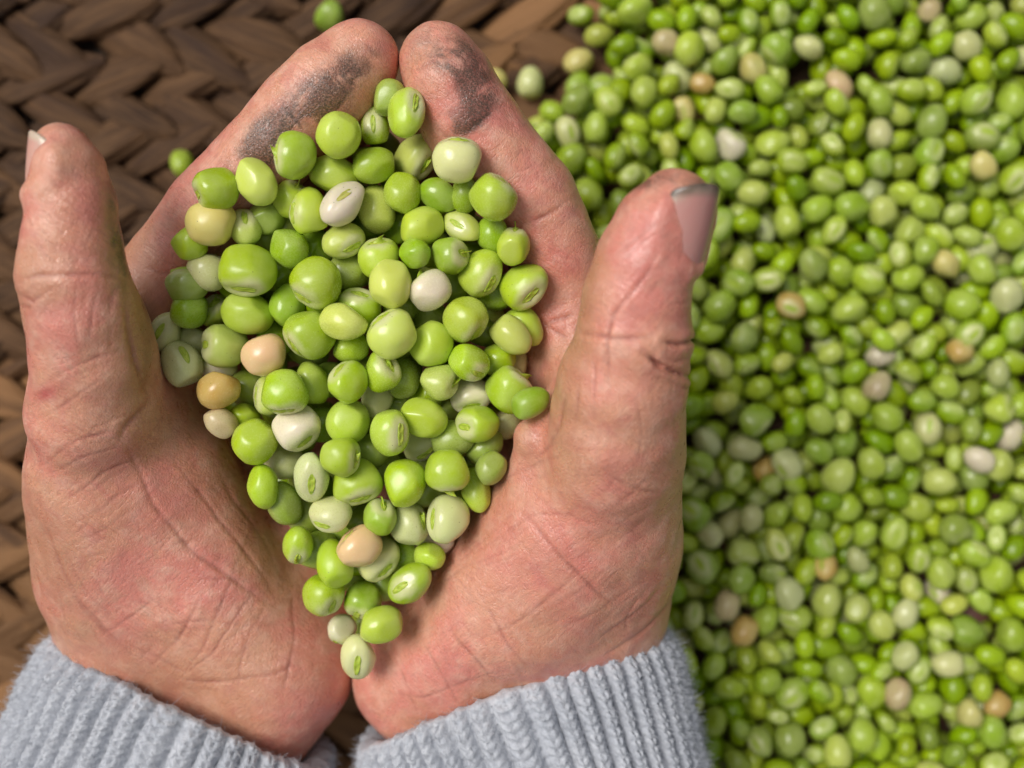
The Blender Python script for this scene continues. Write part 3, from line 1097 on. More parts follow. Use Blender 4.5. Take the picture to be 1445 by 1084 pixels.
def L_dirt(px, py, co):
    d = 1.3 * blob(px, py, 386, 200, 40, 32, 40) + 1.2 * blob(px, py, 458, 142, 62, 32, 40) + 0.6 * blob(px, py, 505, 88, 45, 26, 40) + 0.5 * blob(px, py, 425, 160, 70, 36, 42) + .35 * blob(px, py, 330, 235, 60, 30, 45)
    d += 1.3 * blob(px, py, 170, 310, 17, 95) * (co[:, 2] > 95) + 0.35 * blob(px, py, 140, 200, 26, 30) * (co[:, 2] > 95) + 0.42 * blob(px, py, 205, 490, 14, 70)
    return d
def L_red(px, py, co):
    return 0.95 * blob(px, py, 62, 557, 22, 11, 20) + 0.42 * blob(px, py, 120, 300, 40, 60) + .35 * blob(px, py, 560, 95, 30, 60) + .30 * blob(px, py, 205, 660, 60, 40) + .25 * blob(px, py, 250, 720, 90, 60) + .2 * blob(px, py, 440, 1000, 60, 40) + .2 * blob(px, py, 255, 300, 60, 90)
def L_tan(px, py, co):
    return 0.7 * blob(px, py, 196, 480, 22, 90) + .5 * blob(px, py, 45, 400, 30, 60) + .75 * blob(px, py, 75, 790, 40, 120, 25) + .4 * blob(px, py, 200, 960, 120, 40, -25) + .35 * blob(px, py, 330, 950, 120, 60) + .9 * blob(px, py, 166, 310, 26, 110) + .8 * blob(px, py, 200, 480, 26, 100)


lo = (-124, -118, 22); hi = (-14, 84, 124)
LEFT, LF = make_hand("left hand, palm up with earth stained index finger, thumb at the photo's left edge", L_CH, L_NAILS, L_CR, L_FINE, L_dirt, L_red, L_tan, lo, hi)

# ---- right hand
R_CH = [
    ([N(642, 985, 55, 13.5, 1), N(710, 1230, 55, 15, 1)], 8), ([N(830, 905, 58, 13, 1), N(868, 1200, 56, 13, 1)], 8), ([N(745, 940, 56, 18, 1), N(800, 1200, 55, 18, 1)], 8),
    ([N(800, 850, 58, 14, 1), N(805, 435, 74, 10.5, 1)], 9), ([N(745, 870, 50, 14, 1), N(738, 450, 54, 10.5, 1)], 9),
    ([N(690, 890, 48, 13.5, 1), N(672, 500, 44, 10.5, 1)], 9), ([N(625, 925, 52, 13, 1), N(608, 545, 40, 10, 1)], 9),
    ([N(606, 935, 56, 13.0, 1), N(604, 720, 46, 12, 1)], 9),
    ([N(836, 838, 64, 108), N(854, 758, 74, 111), N(868, 640, 92, 92)], 10),
    ([N(794, 708, 82, 88), N(716, 826, 74, 92), N(640, 924, 67, 88), N(588, 958, 61, 83)], 9),
    ([N(806, 740, 80, 100), N(745, 850, 72, 100)], 9),
    # thumb
    ([N(866, 640, 96, 92), N(872, 590, 101, 96), N(880, 540, 106, 93), N(894, 480, 110, 84), N(898, 425, 112, 77), N(912, 370, 114, 71), N(932, 320, 116, 64), N(952, 292, 117, 56)], 5),
    ([N(800, 580, 92, 26), N(756, 620, 92, 33), N(748, 662, 88, 33)], 3),
    ([N(815, 560, 86, 40), N(815, 470, 76, 56)], 8),
    ([N(808, 425, 76, 68), N(745, 280, 84, 66), N(658, 165, 90, 64), N(635, 120, 91, 62), N(618, 86, 90, 56)], 5),
    ([N(738, 440, 55, 60), N(682, 310, 61, 60), N(635, 212, 72, 57), N(624, 155, 77, 50)], 4),
    ([N(672, 485, 44, 58), N(628, 360, 46, 56), N(620, 262, 56, 53), N(620, 210, 62, 48)], 4),
    ([N(608, 540, 40, 52), N(600, 430, 38, 48), N(602, 340, 44, 44), N(604, 285, 50, 40)], 4),
]
rA, rB = W(898, 470, 109), W(952, 292, 117)
Rth = (Vector(rB) - Vector(rA)).length
R_NAILS = [dict(g=(rA, rB, (0.60, 0.10, 0.74), 8.05, 6.6, Rth * 0.60, Rth * 1.26, 56), bed=(0.50, 0.265, 0.23), edge=(0.42, 0.31, 0.23), dirt=0.9, label="long thumbnail with a dark dirty tip")]
jA, jB = W(635, 120, 91), W(618, 86, 90)
R_NAILS.append(dict(g=(jA, jB, (-0.10, 0.78, -0.55), 7.2, 6.0, 0.0, 11.0, 52), bed=(0.50, 0.30, 0.22), edge=(0.52, 0.42, 0.30), dirt=0.2))
R_CR = [
    ([(812, 455), (824, 470), (859, 477), (892, 478), (915, 476)], 3.0, .42), ([(932, 350), (912, 386), (885, 420), (870, 442), (860, 482), (861, 532), (866, 575)], 2.6, .34),
    ([(935, 314), (892, 343), (866, 361)], 2.0, .22), ([(928, 330), (895, 352), (872, 372)], 1.8, .18),
    ([(985, 480), (960, 486), (938, 482)], 3.0, 1.7), ([(984, 533), (949, 526), (929, 517), (908, 500)], 3.2, 1.8), ([(985, 548), (960, 545), (940, 536)], 2.4, .5), ([(978, 505), (955, 510), (935, 505)], 2.4, .3), ([(975, 425), (950, 428)], 2.2, .25),
    ([(732, 719), (770, 763), (809, 802), (843, 838), (880, 862)], 2.8, .40), ([(700, 760), (745, 730), (800, 725), (850, 745)], 2.0, .2), ([(848, 655), (880, 678), (905, 692), (945, 700)], 2.4, .26),
    ([(669, 831), (693, 869), (717, 908), (751, 947)], 2.4, .32), ([(636, 885), (669, 927), (700, 962)], 2.4, .32), ([(690, 898), (740, 870), (790, 830), (820, 800)], 2.2, .26),
    ([(600, 905), (625, 950), (650, 995)], 2.2, .28), ([(560, 930), (575, 970), (590, 1010)], 2.2, .26), ([(540, 980), (600, 985), (660, 960), (720, 945)], 2.2, .26),
    ([(882, 893), (886, 870), (900, 845)], 2.0, .22), ([(846, 925), (901, 893), (945, 852), (962, 820)], 2.8, .4), ([(830, 905), (890, 872), (935, 830)], 2.2, .26),
    ([(800, 880), (850, 855), (900, 830)], 2.0, .2), ([(770, 640), (790, 600), (800, 560)], 3.2, .45), ([(752, 648), (772, 630), (790, 622)], 2.4, .3), ([(735, 670), (760, 650), (800, 640)], 2.0, .22),
    ([(820, 520), (815, 570), (810, 620)], 2.0, .2), ([(845, 500), (840, 550), (838, 600)], 2.0, .22), ([(900, 560), (905, 610), (900, 650)], 2.0, .2),
    ([(803, 284), (773, 303), (743, 316)], 2.8, .34), ([(763, 459), (783, 452), (812, 443)], 3.0, .42), ([(762, 457), (783, 469), (806, 478)], 2.6, .36),
    ([(700, 154), (683, 168), (673, 176), (660, 187)], 2.8, .38), ([(694, 166), (676, 182)], 2.0, .24), ([(612, 830), (660, 800), (720, 775)], 1.8, .18), ([(640, 860), (700, 838), (760, 820)], 1.8, .18),
]
R_FINE = [(640, 680, 900, 900, 80, 38, 12, 30, 90), (620, 680, 900, 940, 70, -50, 10, 30, 90), (800, 480, 960, 640, 40, 85, 9, 25, 70), (850, 270, 960, 450, 34, 50, 14, 15, 50),
          (600, 880, 760, 1000, 26, -62, 8, 30, 80), (700, 180, 820, 430, 50, 38, 9, 10, 30)]


def R_dirt(px, py, co):
    d = 1.4 * blob(px, py, 674, 128, 26, 36, 20) + 1.2 * blob(px, py, 646, 84, 26, 24) + .7 * blob(px, py, 660, 178, 32, 14, 35) + .45 * blob(px, py, 620, 60, 40, 30) + .5 * blob(px, py, 625, 165, 40, 30) + .3 * blob(px, py, 590, 100, 24, 60)
    d += (co[:, 2] > 100) * (0.95 * blob(px, py, 925, 252, 40, 13, 10) + .6 * blob(px, py, 985, 258, 30, 14, 20) + .35 * blob(px, py, 880, 285, 20, 40, -30))
    return d
def R_red(px, py, co):
    return .45 * blob(px, py, 905, 370, 45, 80, -15) + .3 * blob(px, py, 945, 300, 18, 60) + .35 * blob(px, py, 780, 790, 110, 80, 30) + .35 * blob(px, py, 970, 510, 26, 60) + .25 * blob(px, py, 640, 130, 60, 60) + .25 * blob(px, py, 780, 370, 60, 120) + .2 * blob(px, py, 600, 980, 60, 60)
def R_tan(px, py, co):
    return .6 * blob(px, py, 835, 400, 18, 110, -8) + .5 * blob(px, py, 800, 560, 26, 90) + .35 * blob(px, py, 940, 620, 40, 120) + .35 * blob(px, py, 860, 880, 130, 40, 25) + .5 * blob(px, py, 748, 625, 24, 40) + .2 * blob(px, py, 700, 720, 40, 90, -35)


lo = (-46, -118, 22); hi = (48, 84, 128)
RIGHT, RF = make_hand("right hand, palm up, its thumb pointing up with a dirty tipped nail", R_CH, R_NAILS, R_CR, R_FINE, R_dirt, R_red, R_tan, lo, hi)

# ------------------------------------------------------------------ knitted cuffs
def cuff(parent, c0, axis_px, halfw, thick, zc, edge_bow, n_ribs, length, label, seed, fl=0.0):
    rs = np.random.default_rng(seed)
    C = Vector(W(c0[0], c0[1], zc))
    A = Vector((axis_px[0], -axis_px[1], 0)).normalized()
    S = Vector((-A.y, A.x, 0))                                   # across
    if S.x < 0: S = -S
    per = 12
    nu = n_ribs * per
    vv = np.concatenate([np.linspace(-1.6, 0, 8)[:-1], np.arange(0, length, 0.36)])
    th = np.linspace(0, 2 * math.pi, nu, endpoint=False)
    # even arc length round the ellipse
    tt = np.linspace(0, 2 * math.pi, 2001)
    seg = np.hypot(np.diff(halfw * np.cos(tt)), np.diff(thick * np.sin(tt)))
    cum = np.concatenate([[0], np.cumsum(seg)]); cum /= cum[-1]
    th = np.interp(np.arange(nu) / nu, cum, tt)
    rib = np.arange(nu) / per
    loc = (rib % 1.0) - 0.5                                       # -.5...5 across one rib
    ribid = np.floor(rib).astype(int)
    eo = rs.normal(0, 0.30, n_ribs)[ribid] - 0.25 * np.cos(2 * math.pi * loc)
    wob = rs.normal(0, 1, 64)
    P = np.zeros((len(vv), nu, 3))
    st = 2.05
    for i, v in enumerate(vv):
        inner = v < 0
        vs_ = 0.0 if inner else v
        ridge = np.abs(np.cos(math.pi * loc)) ** 0.85
        # knit column: two slanted legs per stitch; the ribs drift a little
        drift = 0.5 * np.sin(vs_ / 7.0 + wob[ribid % 64])
        phase = vs_ / st + np.abs(loc) * 2.1 + 0.15 * np.sin(ribid * 2.3)
        stitch = np.abs(np.sin(math.pi * phase)) ** 0.8
        mid = np.exp(-(loc / 0.07) ** 2)
        purl = np.abs(np.sin(math.pi * (vs_ / st * 1.0 + 0.3))) ** 1.2
        h = (2.5 - 1.5 * math.exp(-vs_ / 2.2)) * ridge + 0.85 * stitch * (0.25 + 0.75 * ridge) - 0.55 * mid * ridge + 0.45 * purl * (1 - ridge)
        h += 0.10 * np.sin(vs_ * 1.3 + ribid * 1.7)
        if inner:
            a = (-v / 1.6) * math.pi * 0.5
            h = h * math.cos(a) - 2.6 * math.sin(a) * 1.1 - 1.0 * (1 - math.cos(a))
        flare = 1 + fl * vs_
        edge = math.exp(-vs_ / 2.5)
        r_add = h - 0.9 * edge
        ca, sa = np.cos(th + drift * 0.012), np.sin(th + drift * 0.012)
        lx = halfw * flare * np.sign(ca) * np.abs(ca) ** 0.82; lz = thick * flare * np.sign(sa) * np.abs(sa) ** 0.82
        nx_, nz_ = ca / halfw, sa / thick
        nn_ = np.hypot(nx_, nz_); nx_, nz_ = nx_ / nn_, nz_ / nn_
        lx = lx + nx_ * r_add; lz = lz + nz_ * r_add
        av = vs_ + eo * math.exp(-max(vs_, 0) / 3.0) + edge_bow * (1 - ca ** 2) * np.where(sa > 0, 1, -0.4) + (-1.1 * math.sin(min(1, -v / 1.6) * math.pi) * 0.9 + (-v) * 1.5 if inner else 0)
        P[i, :, 0] = C.x + S.x * lx + A.x * av
        P[i, :, 1] = C.y + S.y * lx + A.y * av
        P[i, :, 2] = C.z + lz
    V = P.reshape(-1, 3)
    V = V + np.stack([vnoise(V / 1.1, 40 + q) for q in range(3)], 1) * 0.10 + np.stack([vnoise(V / 6.0, 50 + q) for q in range(3)], 1) * 0.35
    nr_, nc = len(vv), nu
    i0 = np.arange(nr_ - 1)[:, None] * nc; j = np.arange(nc)[None, :]; j2 = (j + 1) % nc
    Fc = np.stack([i0 + j, i0 + j2, i0 + nc + j2, i0 + nc + j], -1).reshape(-1, 4)
    # outward winding
    if S.cross(A).z < 0: Fc = Fc[:, ::-1]
    me = mesh_from("knitted_cuff", V, Fc)
    o = link("knitted_cuff", me, M_WOOL, parent)
    o["label"] = label
    # wool fuzz: short loose fibres standing off the yarn
    k = 15000
    up_ids = np.where((V[:, 2] > zc - 8) & (V[:, 1] > -105))[0]
    pick = rs.choice(up_ids, k)
    base = V[pick]
    cen = np.stack([C.x + A.x * ((base[:, 0] - C.x) * A.x + (base[:, 1] - C.y) * A.y), C.y + A.y * ((base[:, 0] - C.x) * A.x + (base[:, 1] - C.y) * A.y), np.full(k, C.z)], 1)
    out = base - cen; out /= np.linalg.norm(out, axis=1)[:, None]
    d = out * 0.75 + rs.normal(0, 0.6, (k, 3)) + np.array([A.x, A.y, 0]) * 0.25
    d /= np.linalg.norm(d, axis=1)[:, None]
    L = rs.uniform(0.6, 2.3, k)[:, None]
    curl = rs.normal(0, 0.35, (k, 3))
    hc = bpy.data.hair_curves.new("wool_fuzz")
    hc.add_curves([4] * k)
    pts = np.stack([base - out * 0.1, base + d * L * .33 + curl * 0.10 * L, base + d * L * .66 + curl * .3 * L, base + d * L + curl * .7 * L], 1) * 0.001
    hc.attributes["position"].data.foreach_set("vector", pts.astype(np.float32).ravel())
    ra = hc.attributes.get("radius") or hc.attributes.new("radius", 'FLOAT', 'POINT')
    ra.data.foreach_set("value", np.tile(np.array([1, .9, .7, .4], dtype=np.float32) * 0.000032, k))
    hc.materials.append(M_WOOL)
    fo = bpy.data.objects.new("wool_fuzz", hc); COL.objects.link(fo)
    fo.parent = o
    fo["kind"] = "stuff"
    return o


cuff(LEFT, (277, 981), (-0.433, 0.901), 33.8, 22.5, 57, -4.0, 42, 50, "pale blue grey ribbed knit cuff round the left wrist", 1)
cuff(RIGHT, (724, 966), (0.348, 0.937), 36.8, 23.5, 57.5, -5.0, 46, 50, "pale blue grey ribbed knit cuff round the right wrist", 2, -0.0035)

# ------------------------------------------------------------------ the heap of peas in the hands
# x, y, half long axis, half short axis (photo px), axis angle, colour, layer (0 top), eye offset, extras: t = stalk flap
HEAP = [
    (305, 266, 33, 32, 20, 'G', .6, (-.85, .4), ''), (361, 256, 35, 27, -60, 'P', 0, None, ''), (417, 220, 34, 28, 75, 'G', 0, (-.9, 0), 't'),
    (478, 191, 33, 31, 60, 'L', 0, None, ''), (529, 181, 31, 20, 95, 'G', .3, (0, -.1), ''), (573, 160, 38, 25, 75, 'L', 0, (.55, -.35), ''),
    (548, 138, 27, 22, 60, 'S', 1.2, None, ''), (470, 246, 36, 27, -10, 'L', 0, None, ''), (527, 234, 33, 25, 10, 'G', 0, None, ''),
    (587, 221, 33, 26, 80, 'P', .6, (.6, .6), 't'), (645, 226, 36, 32, 0, 'C', 0, (.1, -.9), ''), (568, 272, 31, 26, 90, 'G', .2, None, ''),
    (621, 275, 31, 23, -15, 'D', 0, None, ''), (696, 279, 33, 32, 30, 'L', 0, (.6, -.75), ''), (655, 275, 27, 20, 90, 'D', 1.4, None, ''),
    (411, 282, 29, 26, 60, 'L', .6, (.5, -.8), 't'), (437, 303, 34, 25, 85, 'L', 0, (-.75, 0), ''), (484, 288, 39, 26, 50, 'W', -.4, (.2, -.35), 'y'),
    (532, 299, 35, 26, 100, 'P', .3, None, ''), (484, 340, 32, 23, 5, 'P', .4, (.65, .45), ''), (596, 320, 34, 27, 25, 'L', .1, None, ''),
    (535, 365, 31, 28, 20, 'L', .5, (-.05, -.85), 't'), (585, 358, 22, 21, 0, 'D', -.2, None, ''), (551, 400, 37, 30, 95, 'P', -.3, None, ''),
    (607, 410, 31, 26, 105, 'W', -.1, (-.6, -.8), 't'), (446, 398, 38, 36, 10, 'G', -.2, (-.55, .75), ''), (492, 384, 31, 28, 30, 'S', 1.1, None, ''),
    (507, 436, 32, 27, -30, 'G', .7, (.1, -.8), ''), (408, 349, 30, 26, -50, 'D', 0, None, ''), (397, 318, 26, 24, 0, 'P', 1.2, None, ''),
    (376, 308, 26, 24, 0, 'S', 1.2, None, ''), (298, 315, 36, 32, -10, 'Y', -.3, (0, -.97), ''), (346, 321, 29, 22, 100, 'P', .6, (.15, -.6), ''),
    (267, 343, 26, 24, 0, 'G', .8, None, ''), (293, 384, 29, 28, 0, 'C', .3, (.1, -1), ''), (350, 381, 41, 34, 0, 'G', -.3, (-.1, .9), ''),
    (262, 403, 32, 23, -15, 'S', .9, (-.2, -.9), ''), (267, 438, 28, 26, 0, 'D', .1, None, ''), (350, 442, 37, 29, -8, 'L', -.1, None, ''),
    (406, 431, 33, 25, 80, 'D', .7, None, ''), (437, 472, 37, 33, 80, 'G', -.1, (-.65, .65), ''), (484, 454, 36, 26, -15, 'P', -.3, None, ''),
    (496, 491, 27, 21, 10, 'G', .8, None, ''), (554, 472, 38, 31, 50, 'P', -.3, (-.55, -.75), ''), (606, 485, 33, 32, 0, 'L', .3, None, ''),
    (603, 443, 28, 24, 0, 'S', 1.5, None, ''), (491, 540, 33, 25, 95, 'G', 0, (-.45, -.75), ''), (538, 525, 29, 25, 110, 'G', .2, (.6, -.45), 't'),
    (569, 536, 31, 23, 80, 'S', .9, None, ''), (440, 541, 32, 24, 105, 'L', .8, None, ''), (401, 553, 35, 32, 10, 'G', -.3, (.1, .95), ''),
    (385, 558, 29, 27, 60, 'P', .9, (-.9, 0), ''), (373, 501, 33, 28, 15, 'B', -.2, (-.35, -.95), 'b'), (388, 478, 28, 26, 0, 'D', 1.5, None, ''),
    (317, 487, 34, 32, 0, 'P', .3, (-.85, 0), ''), (258, 517, 36, 27, 110, 'C', .1, (.3, -.6), ''), (234, 470, 31, 23, 60, 'C', .8, (-.1, -.05), ''),
    (273, 480, 27, 22, 0, 'C', 1.5, None, ''), (308, 515, 29, 23, -20, 'W', 1.1, (-.7, -.4), ''), (308, 549, 31, 27, 20, 'O', 0, None, ''),
    (348, 550, 28, 25, 70, 'S', 1.1, None, ''), (312, 597, 26, 20, -40, 'E', .2, None, ''), (346, 587, 22, 18, -5, 'G', .8, None, ''),
    (360, 623, 33, 31, 60, 'G', 0, None, ''), (419, 603, 33, 31, 60, 'W', .2, (.5, .75), ''), (371, 687, 32, 22, 100, 'G', 0, None, ''),
    (401, 711, 33, 24, 105, 'S', .8, None, ''), (400, 650, 28, 26, 0, 'C', 1.4, None, ''), (440, 673, 38, 25, 88, 'C', .1, (.15, .4), ''),
    (480, 645, 30, 28, 90, 'G', -.2, (.95, .1), 't'), (491, 596, 32, 30, 60, 'L', .3, None, ''), (503, 680, 38, 29, 15, 'G', .3, (.3, .8), ''),
    (550, 610, 34, 27, 100, 'L', 0, (.65, .1), ''), (598, 590, 34, 27, -25, 'L', 0, None, ''), (570, 682, 34, 30, 90, 'G', 0, None, ''),
    (631, 665, 34, 31, 0, 'G', -.2, (.05, 1), 't'), (633, 620, 35, 26, 15, 'S', .8, None, ''), (681, 635, 31, 21, 45, 'S', .8, None, ''),
    (671, 691, 34, 21, 105, 'L', .5, None, ''), (693, 660, 26, 21, 60, 'S', 1.3, None, ''), (592, 625, 31, 22, 30, 'C', 1.0, (.4, .6), ''),
    (629, 580, 26, 24, 0, 'S', 1.2, None, ''), (661, 511, 34, 24, -40, 'G', -.1, (.55, .65), ''), (620, 538, 30, 25, 5, 'P', .2, (.95, .1), 't'),
    (664, 557, 30, 24, 15, 'W', .4, (.1, .7), ''), (719, 551, 34, 31, 30, 'G', -.1, (.7, -.7), 't'), (745, 570, 29, 21, 30, 'D', .8, None, ''),
    (674, 597, 31, 27, 10, 'G', .3, (-.75, .2), ''), (656, 451, 35, 30, 115, 'L', 0, (.6, .75), ''), (718, 470, 34, 24, -45, 'P', 0, None, ''),
    (738, 457, 32, 23, -50, 'L', .8, None, ''), (703, 508, 26, 23, 20, 'G', .7, None, ''), (729, 511, 22, 16, 90, 'C', 1.5, None, ''),
    (688, 441, 24, 22, 0, 'S', 1.5, None, ''), (652, 321, 31, 21, -35, 'P', 0, (-.35, -.1), ''), (695, 331, 27, 22, 90, 'D', 1.0, None, ''),
    (724, 348, 33, 23, 80, 'L', 0, (.15, -.95), 't'), (635, 361, 27, 26, 0, 'D', 0, (.85, -.1), 't'), (676, 388, 36, 27, 70, 'L', 0, (.55, .55), ''),
    (739, 403, 36, 28, 50, 'G', 0, (.35, .6), ''), (700, 413, 28, 26, 0, 'D', 1.3, None, ''), (638, 403, 26, 24, 0, 'D', 1.6, None, ''),
    (467, 725, 32, 24, 5, 'C', 0, (-.4, .55), ''), (536, 730, 28, 23, 80, 'D', .2, (.3, -.85), 't'), (420, 770, 31, 21, 85, 'G', .1, (.1, .75), 't'),
    (508, 773, 32, 27, 80, 'B', -.2, (-.65, -.7), 'y'), (473, 799, 35, 25, 100, 'G', 0, None, ''), (533, 788, 33, 25, 50, 'C', .7, (.5, .6), ''),
    (456, 839, 32, 28, 100, 'G', .3, (.6, .6), ''), (448, 776, 30, 25, 40, 'S', 1.3, None, ''), (433, 727, 28, 25, 0, 'S', 1.5, None, ''),
    (478, 753, 26, 24, 0, 'G', 1.5, None, ''), (577, 741, 31, 26, 90, 'C', .2, (.85, -.3), 't'), (633, 733, 35, 28, 95, 'C', .1, (-.8, -.1), ''),
    (611, 759, 31, 22, -15, 'W', 1.0, None, ''), (571, 785, 27, 25, 0, 'D', 1.0, None, ''), (606, 785, 23, 19, 0, 'L', .8, None, ''),
    (576, 825, 36, 25, 35, 'G', 0, (-.4, .0), ''), (512, 847, 29, 26, 70, 'D', .1, (-.3, .8), ''), (538, 882, 33, 26, 15, 'L', 0, None, ''),
    (483, 888, 26, 18, 80, 'W', .5, (-.3, .9), ''), (506, 926, 34, 25, 85, 'C', 0, (.05, .35), ''), (543, 823, 26, 25, 0, 'D', 1.5, None, ''),
    (533, 561, 30, 22, 90, 'C', 1.3, None, ''), (466, 536, 27, 25, 0, 'D', 1.6, None, ''), (455, 600, 27, 25, 0, 'D', 1.6, None, ''),
    (604, 691, 30, 24, 30, 'S', 1.3, None, ''), (540, 655, 25, 23, 0, 'S', 1.4, None, ''), (596, 653, 24, 22, 0, 'S', 1.6, None, ''),
    (446, 350, 28, 26, 0, 'D', 1.4, None, ''), (398, 388, 28, 26, 0, 'D', 1.6, None, ''), (370, 337, 24, 22, 0, 'S', 1.5, None, ''),
    (305, 440, 25, 22, 60, 'L', 1.0, (.1, -.6), 't'), (566, 432, 26, 24, 0, 'S', 1.3, None, ''), (563, 320, 27, 25, 0, 'D', 1.5, None, ''),
    (714, 597, 24, 20, 60, 'C', 1.3, None, ''), (558, 569, 26, 24, 0, 'S', 1.6, None, ''), (600, 556, 26, 23, 0, 'G', 1.2, None, ''), (523, 637, 26, 24, 0, 'S', 1.2, None, ''),
]


def heap_z(x, y):
    u = (x - 515) / 300.0; v = (y - 480) / 470.0
    return 99.0 - 11.0 * u * u - 11.0 * v * v - 6.0 * max(0, v) ** 2


hp = []
for (x, y, a, b, ang, c, lay, hil, ex) in HEAP:
    z = heap_z(x, y) - 6.0 * lay - 4.0
    s = mmpx(z)
    hp.append([*W(x, y, z), a * s, b * s])
hp = np.array(hp)
pxy0 = np.array([(h[0], h[1]) for h in HEAP], float)
RM = (hp[:, 3] + 2 * hp[:, 4]) / 3
lay = np.array([h[6] for h in HEAP])
P = hp[:, :3].copy()
for it in range(120):
    D = P[:, None, :] - P[None, :, :]
    dist = np.linalg.norm(D, axis=2) + np.eye(len(P)) * 1e6
    ov = (RM[:, None] + RM[None, :]) * 0.93 - dist
    i, j = np.where(np.triu(ov > 0, 1))
    if len(i) == 0: break
    mv = np.zeros_like(P)
    for a, b in zip(i, j):
        o_ = ov[a, b] * 0.5
        sgn = 1 if lay[a] < lay[b] or (lay[a] == lay[b] and P[a, 2] > P[b, 2]) else -1
        d = D[a, b] / dist[a, b]
        mv[a] += np.array([d[0] * 0.10, d[1] * 0.10, 0.9 * sgn * (1.5 if sgn < 0 else .5)]) * o_
        mv[b] -= np.array([d[0] * 0.10, d[1] * 0.10, 0.9 * sgn * (1.5 if sgn > 0 else .5)]) * o_
    P += np.clip(mv, -1, 1) * 0.6
    zt = np.array([heap_z(x, y) for x, y in pxy0]) - 4.0 + 4
    P[:, 2] = np.minimum(P[:, 2], zt)
    # keep each pea on its line of sight while its height changes
    for q in range(len(P)):
        t = W(pxy0[q, 0], pxy0[q, 1], P[q, 2])
        P[q, :2] = 0.85 * P[q, :2] + 0.15 * t[:2]
# never sink into the skin
for it in range(60):
    sd = np.minimum(LF.sample(P), RF.sample(P))
    bad = (sd < RM * 0.86) & (P[:, 2] < np.array([84.0 if (h[0], h[1]) in ((234, 470), (258, 517)) else 200.0 for h in HEAP]))
    if not bad.any(): break
    P[bad, 2] = np.minimum(P[bad, 2] + 0.5, 101)
    for q in np.where(bad)[0]: P[q] = W(pxy0[q, 0], pxy0[q, 1], P[q, 2])

LAND = {(298, 315): "big yellow pea", (373, 501): "peach beige pea with the brown scar", (308, 549): "orange tan pea", (312, 597): "small grey beige pea",
        (419, 603): "creamy peach pea", (508, 773): "peach orange pea", (484, 288): "pinkish white pea with a yellow eye", (607, 410): "smooth ivory pea",
        (645, 226): "large whitish pea near the right fingers", (506, 926): "lowest pea of the heap", (573, 160): "topmost pea of the heap"}
SELF = {(298, 315): "big round pale yellow pea at the upper left rim of the heap", (373, 501): "peach beige pea with a dry brown scar on top, left of the heap's middle",
        (308, 549): "orange tan pea at the left rim of the heap by the thumb's base", (312, 597): "small dull grey beige pea lying on the left palm",
        (419, 603): "creamy peach pea with a green scar tucked under a bright green pea", (508, 773): "peach orange pea with a green flap in the lower part of the heap",
        (484, 288): "pinkish white oval pea with a large yellow eye facing up", (607, 410): "smooth ivory white oval pea right of the heap's middle",
        (645, 226): "large whitish pea with green scar on top beside the right fingers", (506, 926): "lowest pea of the heap, creamy with a green eye",
        (573, 160): "topmost large pea of the heap, light green with eye, under the fingertips"}
hm = [(k[0], k[1], v) for k, v in LAND.items()] + [(195, 480, "base of the left thumb"), (800, 480, "base of the right thumb")]
for (h, p, rr) in zip(HEAP, P, RM):
    x, y, a, b, ang, c, ly, hil, ex = h
    s = mmpx(p[2])
    A, B = a * s, b * s
    var = random.choice((2, 6)) if a / b > 1.32 else (random.choice((1, 5)) if (hil and abs(hil[0]) + abs(hil[1]) > .75) else random.choice((0, 3, 4)))
    R = pea_rot(ang, hil)
    o = place_pea("pea", p, (A, B * 1.02, (A + B) / 2 * 0.96 if hil and (hil[0] ** 2 + hil[1] ** 2) > .4 else B), R, COLS[c], 0.0 if c in 'YBOE' else (0.95 if hil else 0.5), PEA_HI[var])
    if (x, y) == (484, 288): o.color = (0.74, 0.62, 0.50, 0.1)
    if (x, y) in SELF:
        lab = SELF[(x, y)]
    else:
        shape = "oval" if a / b > 1.2 else "round"
        feat = "" if not hil else " with torn flap" if 't' in ex else " with green eye"
        dep = "half buried " if ly >= 1 else ""
        lab = relabel(f"{dep}{WORDS[c]} {shape} pea{feat}", x, y, hm, 62)
    ALL_LABELS.add(lab)
    tag(o, lab, "pea", "peas heaped in the cupped hands")
    if hil:
        k = 'y' if 'y' in ex else 'b' if 'b' in ex else 'g'
        sc = bpy.data.objects.new("seed_scar", SCAR[k]); COL.objects.link(sc)
        sc.parent = o
        sc.scale = (random.uniform(.78, 1.15), random.uniform(.75, 1.25), 1)
        sc.rotation_euler = (0, 0, random.uniform(-.2, .2))
        sc.location = (0, 0, ZTOP[var])
        if 't' in ex:
            tb = bpy.data.objects.new("stalk_flap", TAB); COL.objects.link(tb); tb.parent = o; tb.location = (0, 0, ZTOP[var])

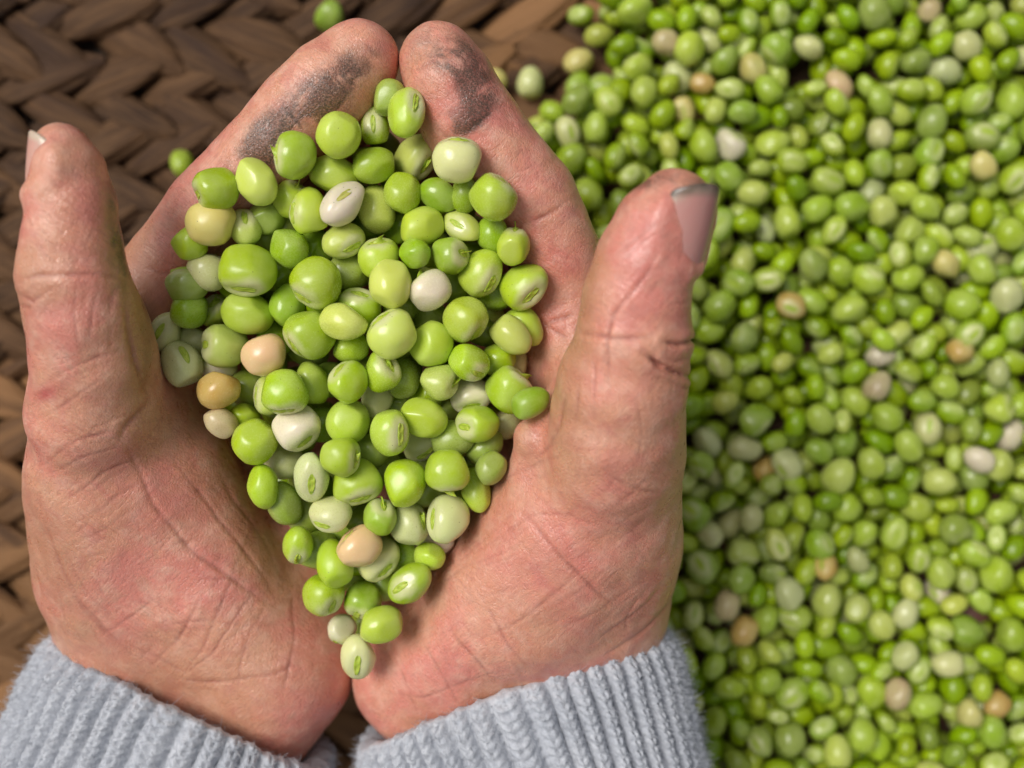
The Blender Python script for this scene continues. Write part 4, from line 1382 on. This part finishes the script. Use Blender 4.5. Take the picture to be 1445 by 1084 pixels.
# peas deeper in the heap, glimpsed only in the gaps
deep, drad = [], []
BOWL = [(300, 270), (420, 210), (540, 160), (660, 240), (735, 400), (715, 550), (625, 730), (510, 900), (450, 800), (350, 600), (260, 470), (270, 360)]
tries = 0
while len(deep) < 150 and tries < 14000:
    tries += 1
    k = RNG.integers(0, len(P))
    x, y = pxy0[k] + RNG.normal(0, 26, 2)
    if not inside(BOWL, x, y): continue
    lvl = RNG.integers(0, 3)
    z = heap_z(x, y) - 11.5 - 7.0 * lvl
    w = W(x, y, z); r = RNG.uniform(3.7, 4.4)
    if min(LF.sample([w])[0], RF.sample([w])[0]) < r * 0.92: continue
    if (np.linalg.norm(P - w, axis=1) < (RM + r) * 0.92).any(): continue
    if deep and (np.linalg.norm(np.array(deep) - w, axis=1) < 2 * 4.05 * 0.93).any(): continue
    deep.append(w); drad.append(r)
if deep:
    tag(mass(range(len(deep)), np.array(deep), np.array(drad), np.array(RNG.choice(list('GDSL'), len(deep))), "buried_peas"),
        "green peas deep inside the heap, glimpsed between the top ones", "peas", kind="stuff")

# ------------------------------------------------------------------ small odds and ends
w = W(1356, 862, 13)
vs, fs = [], []
for i in range(7):
    for j in range(5):
        u, v_ = i / 6 * 2 - 1, j / 4 * 2 - 1
        k = 1 - 0.45 * abs(u) ** 1.5
        vs.append((w[0] + 6.5 * u + 1.2 * v_, w[1] - 4.2 * v_ * k + 1.0 * math.sin(3 * u), w[2] + 1.5 * v_ * v_ + 1.2 * math.sin(2.3 * u + v_)))
for i in range(6):
    for j in range(4):
        q = i * 5 + j; fs.append((q, q + 5, q + 6, q + 1))
hm_ = mesh_from("husk_scrap", vs, fs)
ho = link("husk_scrap", hm_, mat_wood("dry_husk", (0.085, 0.030, 0.017)))
md = ho.modifiers.new("s", 'SOLIDIFY'); md.thickness = 0.0004
tag(ho, "dark reddish brown scrap of dry husk among the loose peas at lower right", "husk")
print("PEAS", len(HEAP), "deep", len(deep), "loose", len(POS), "labels", len(ALL_LABELS))
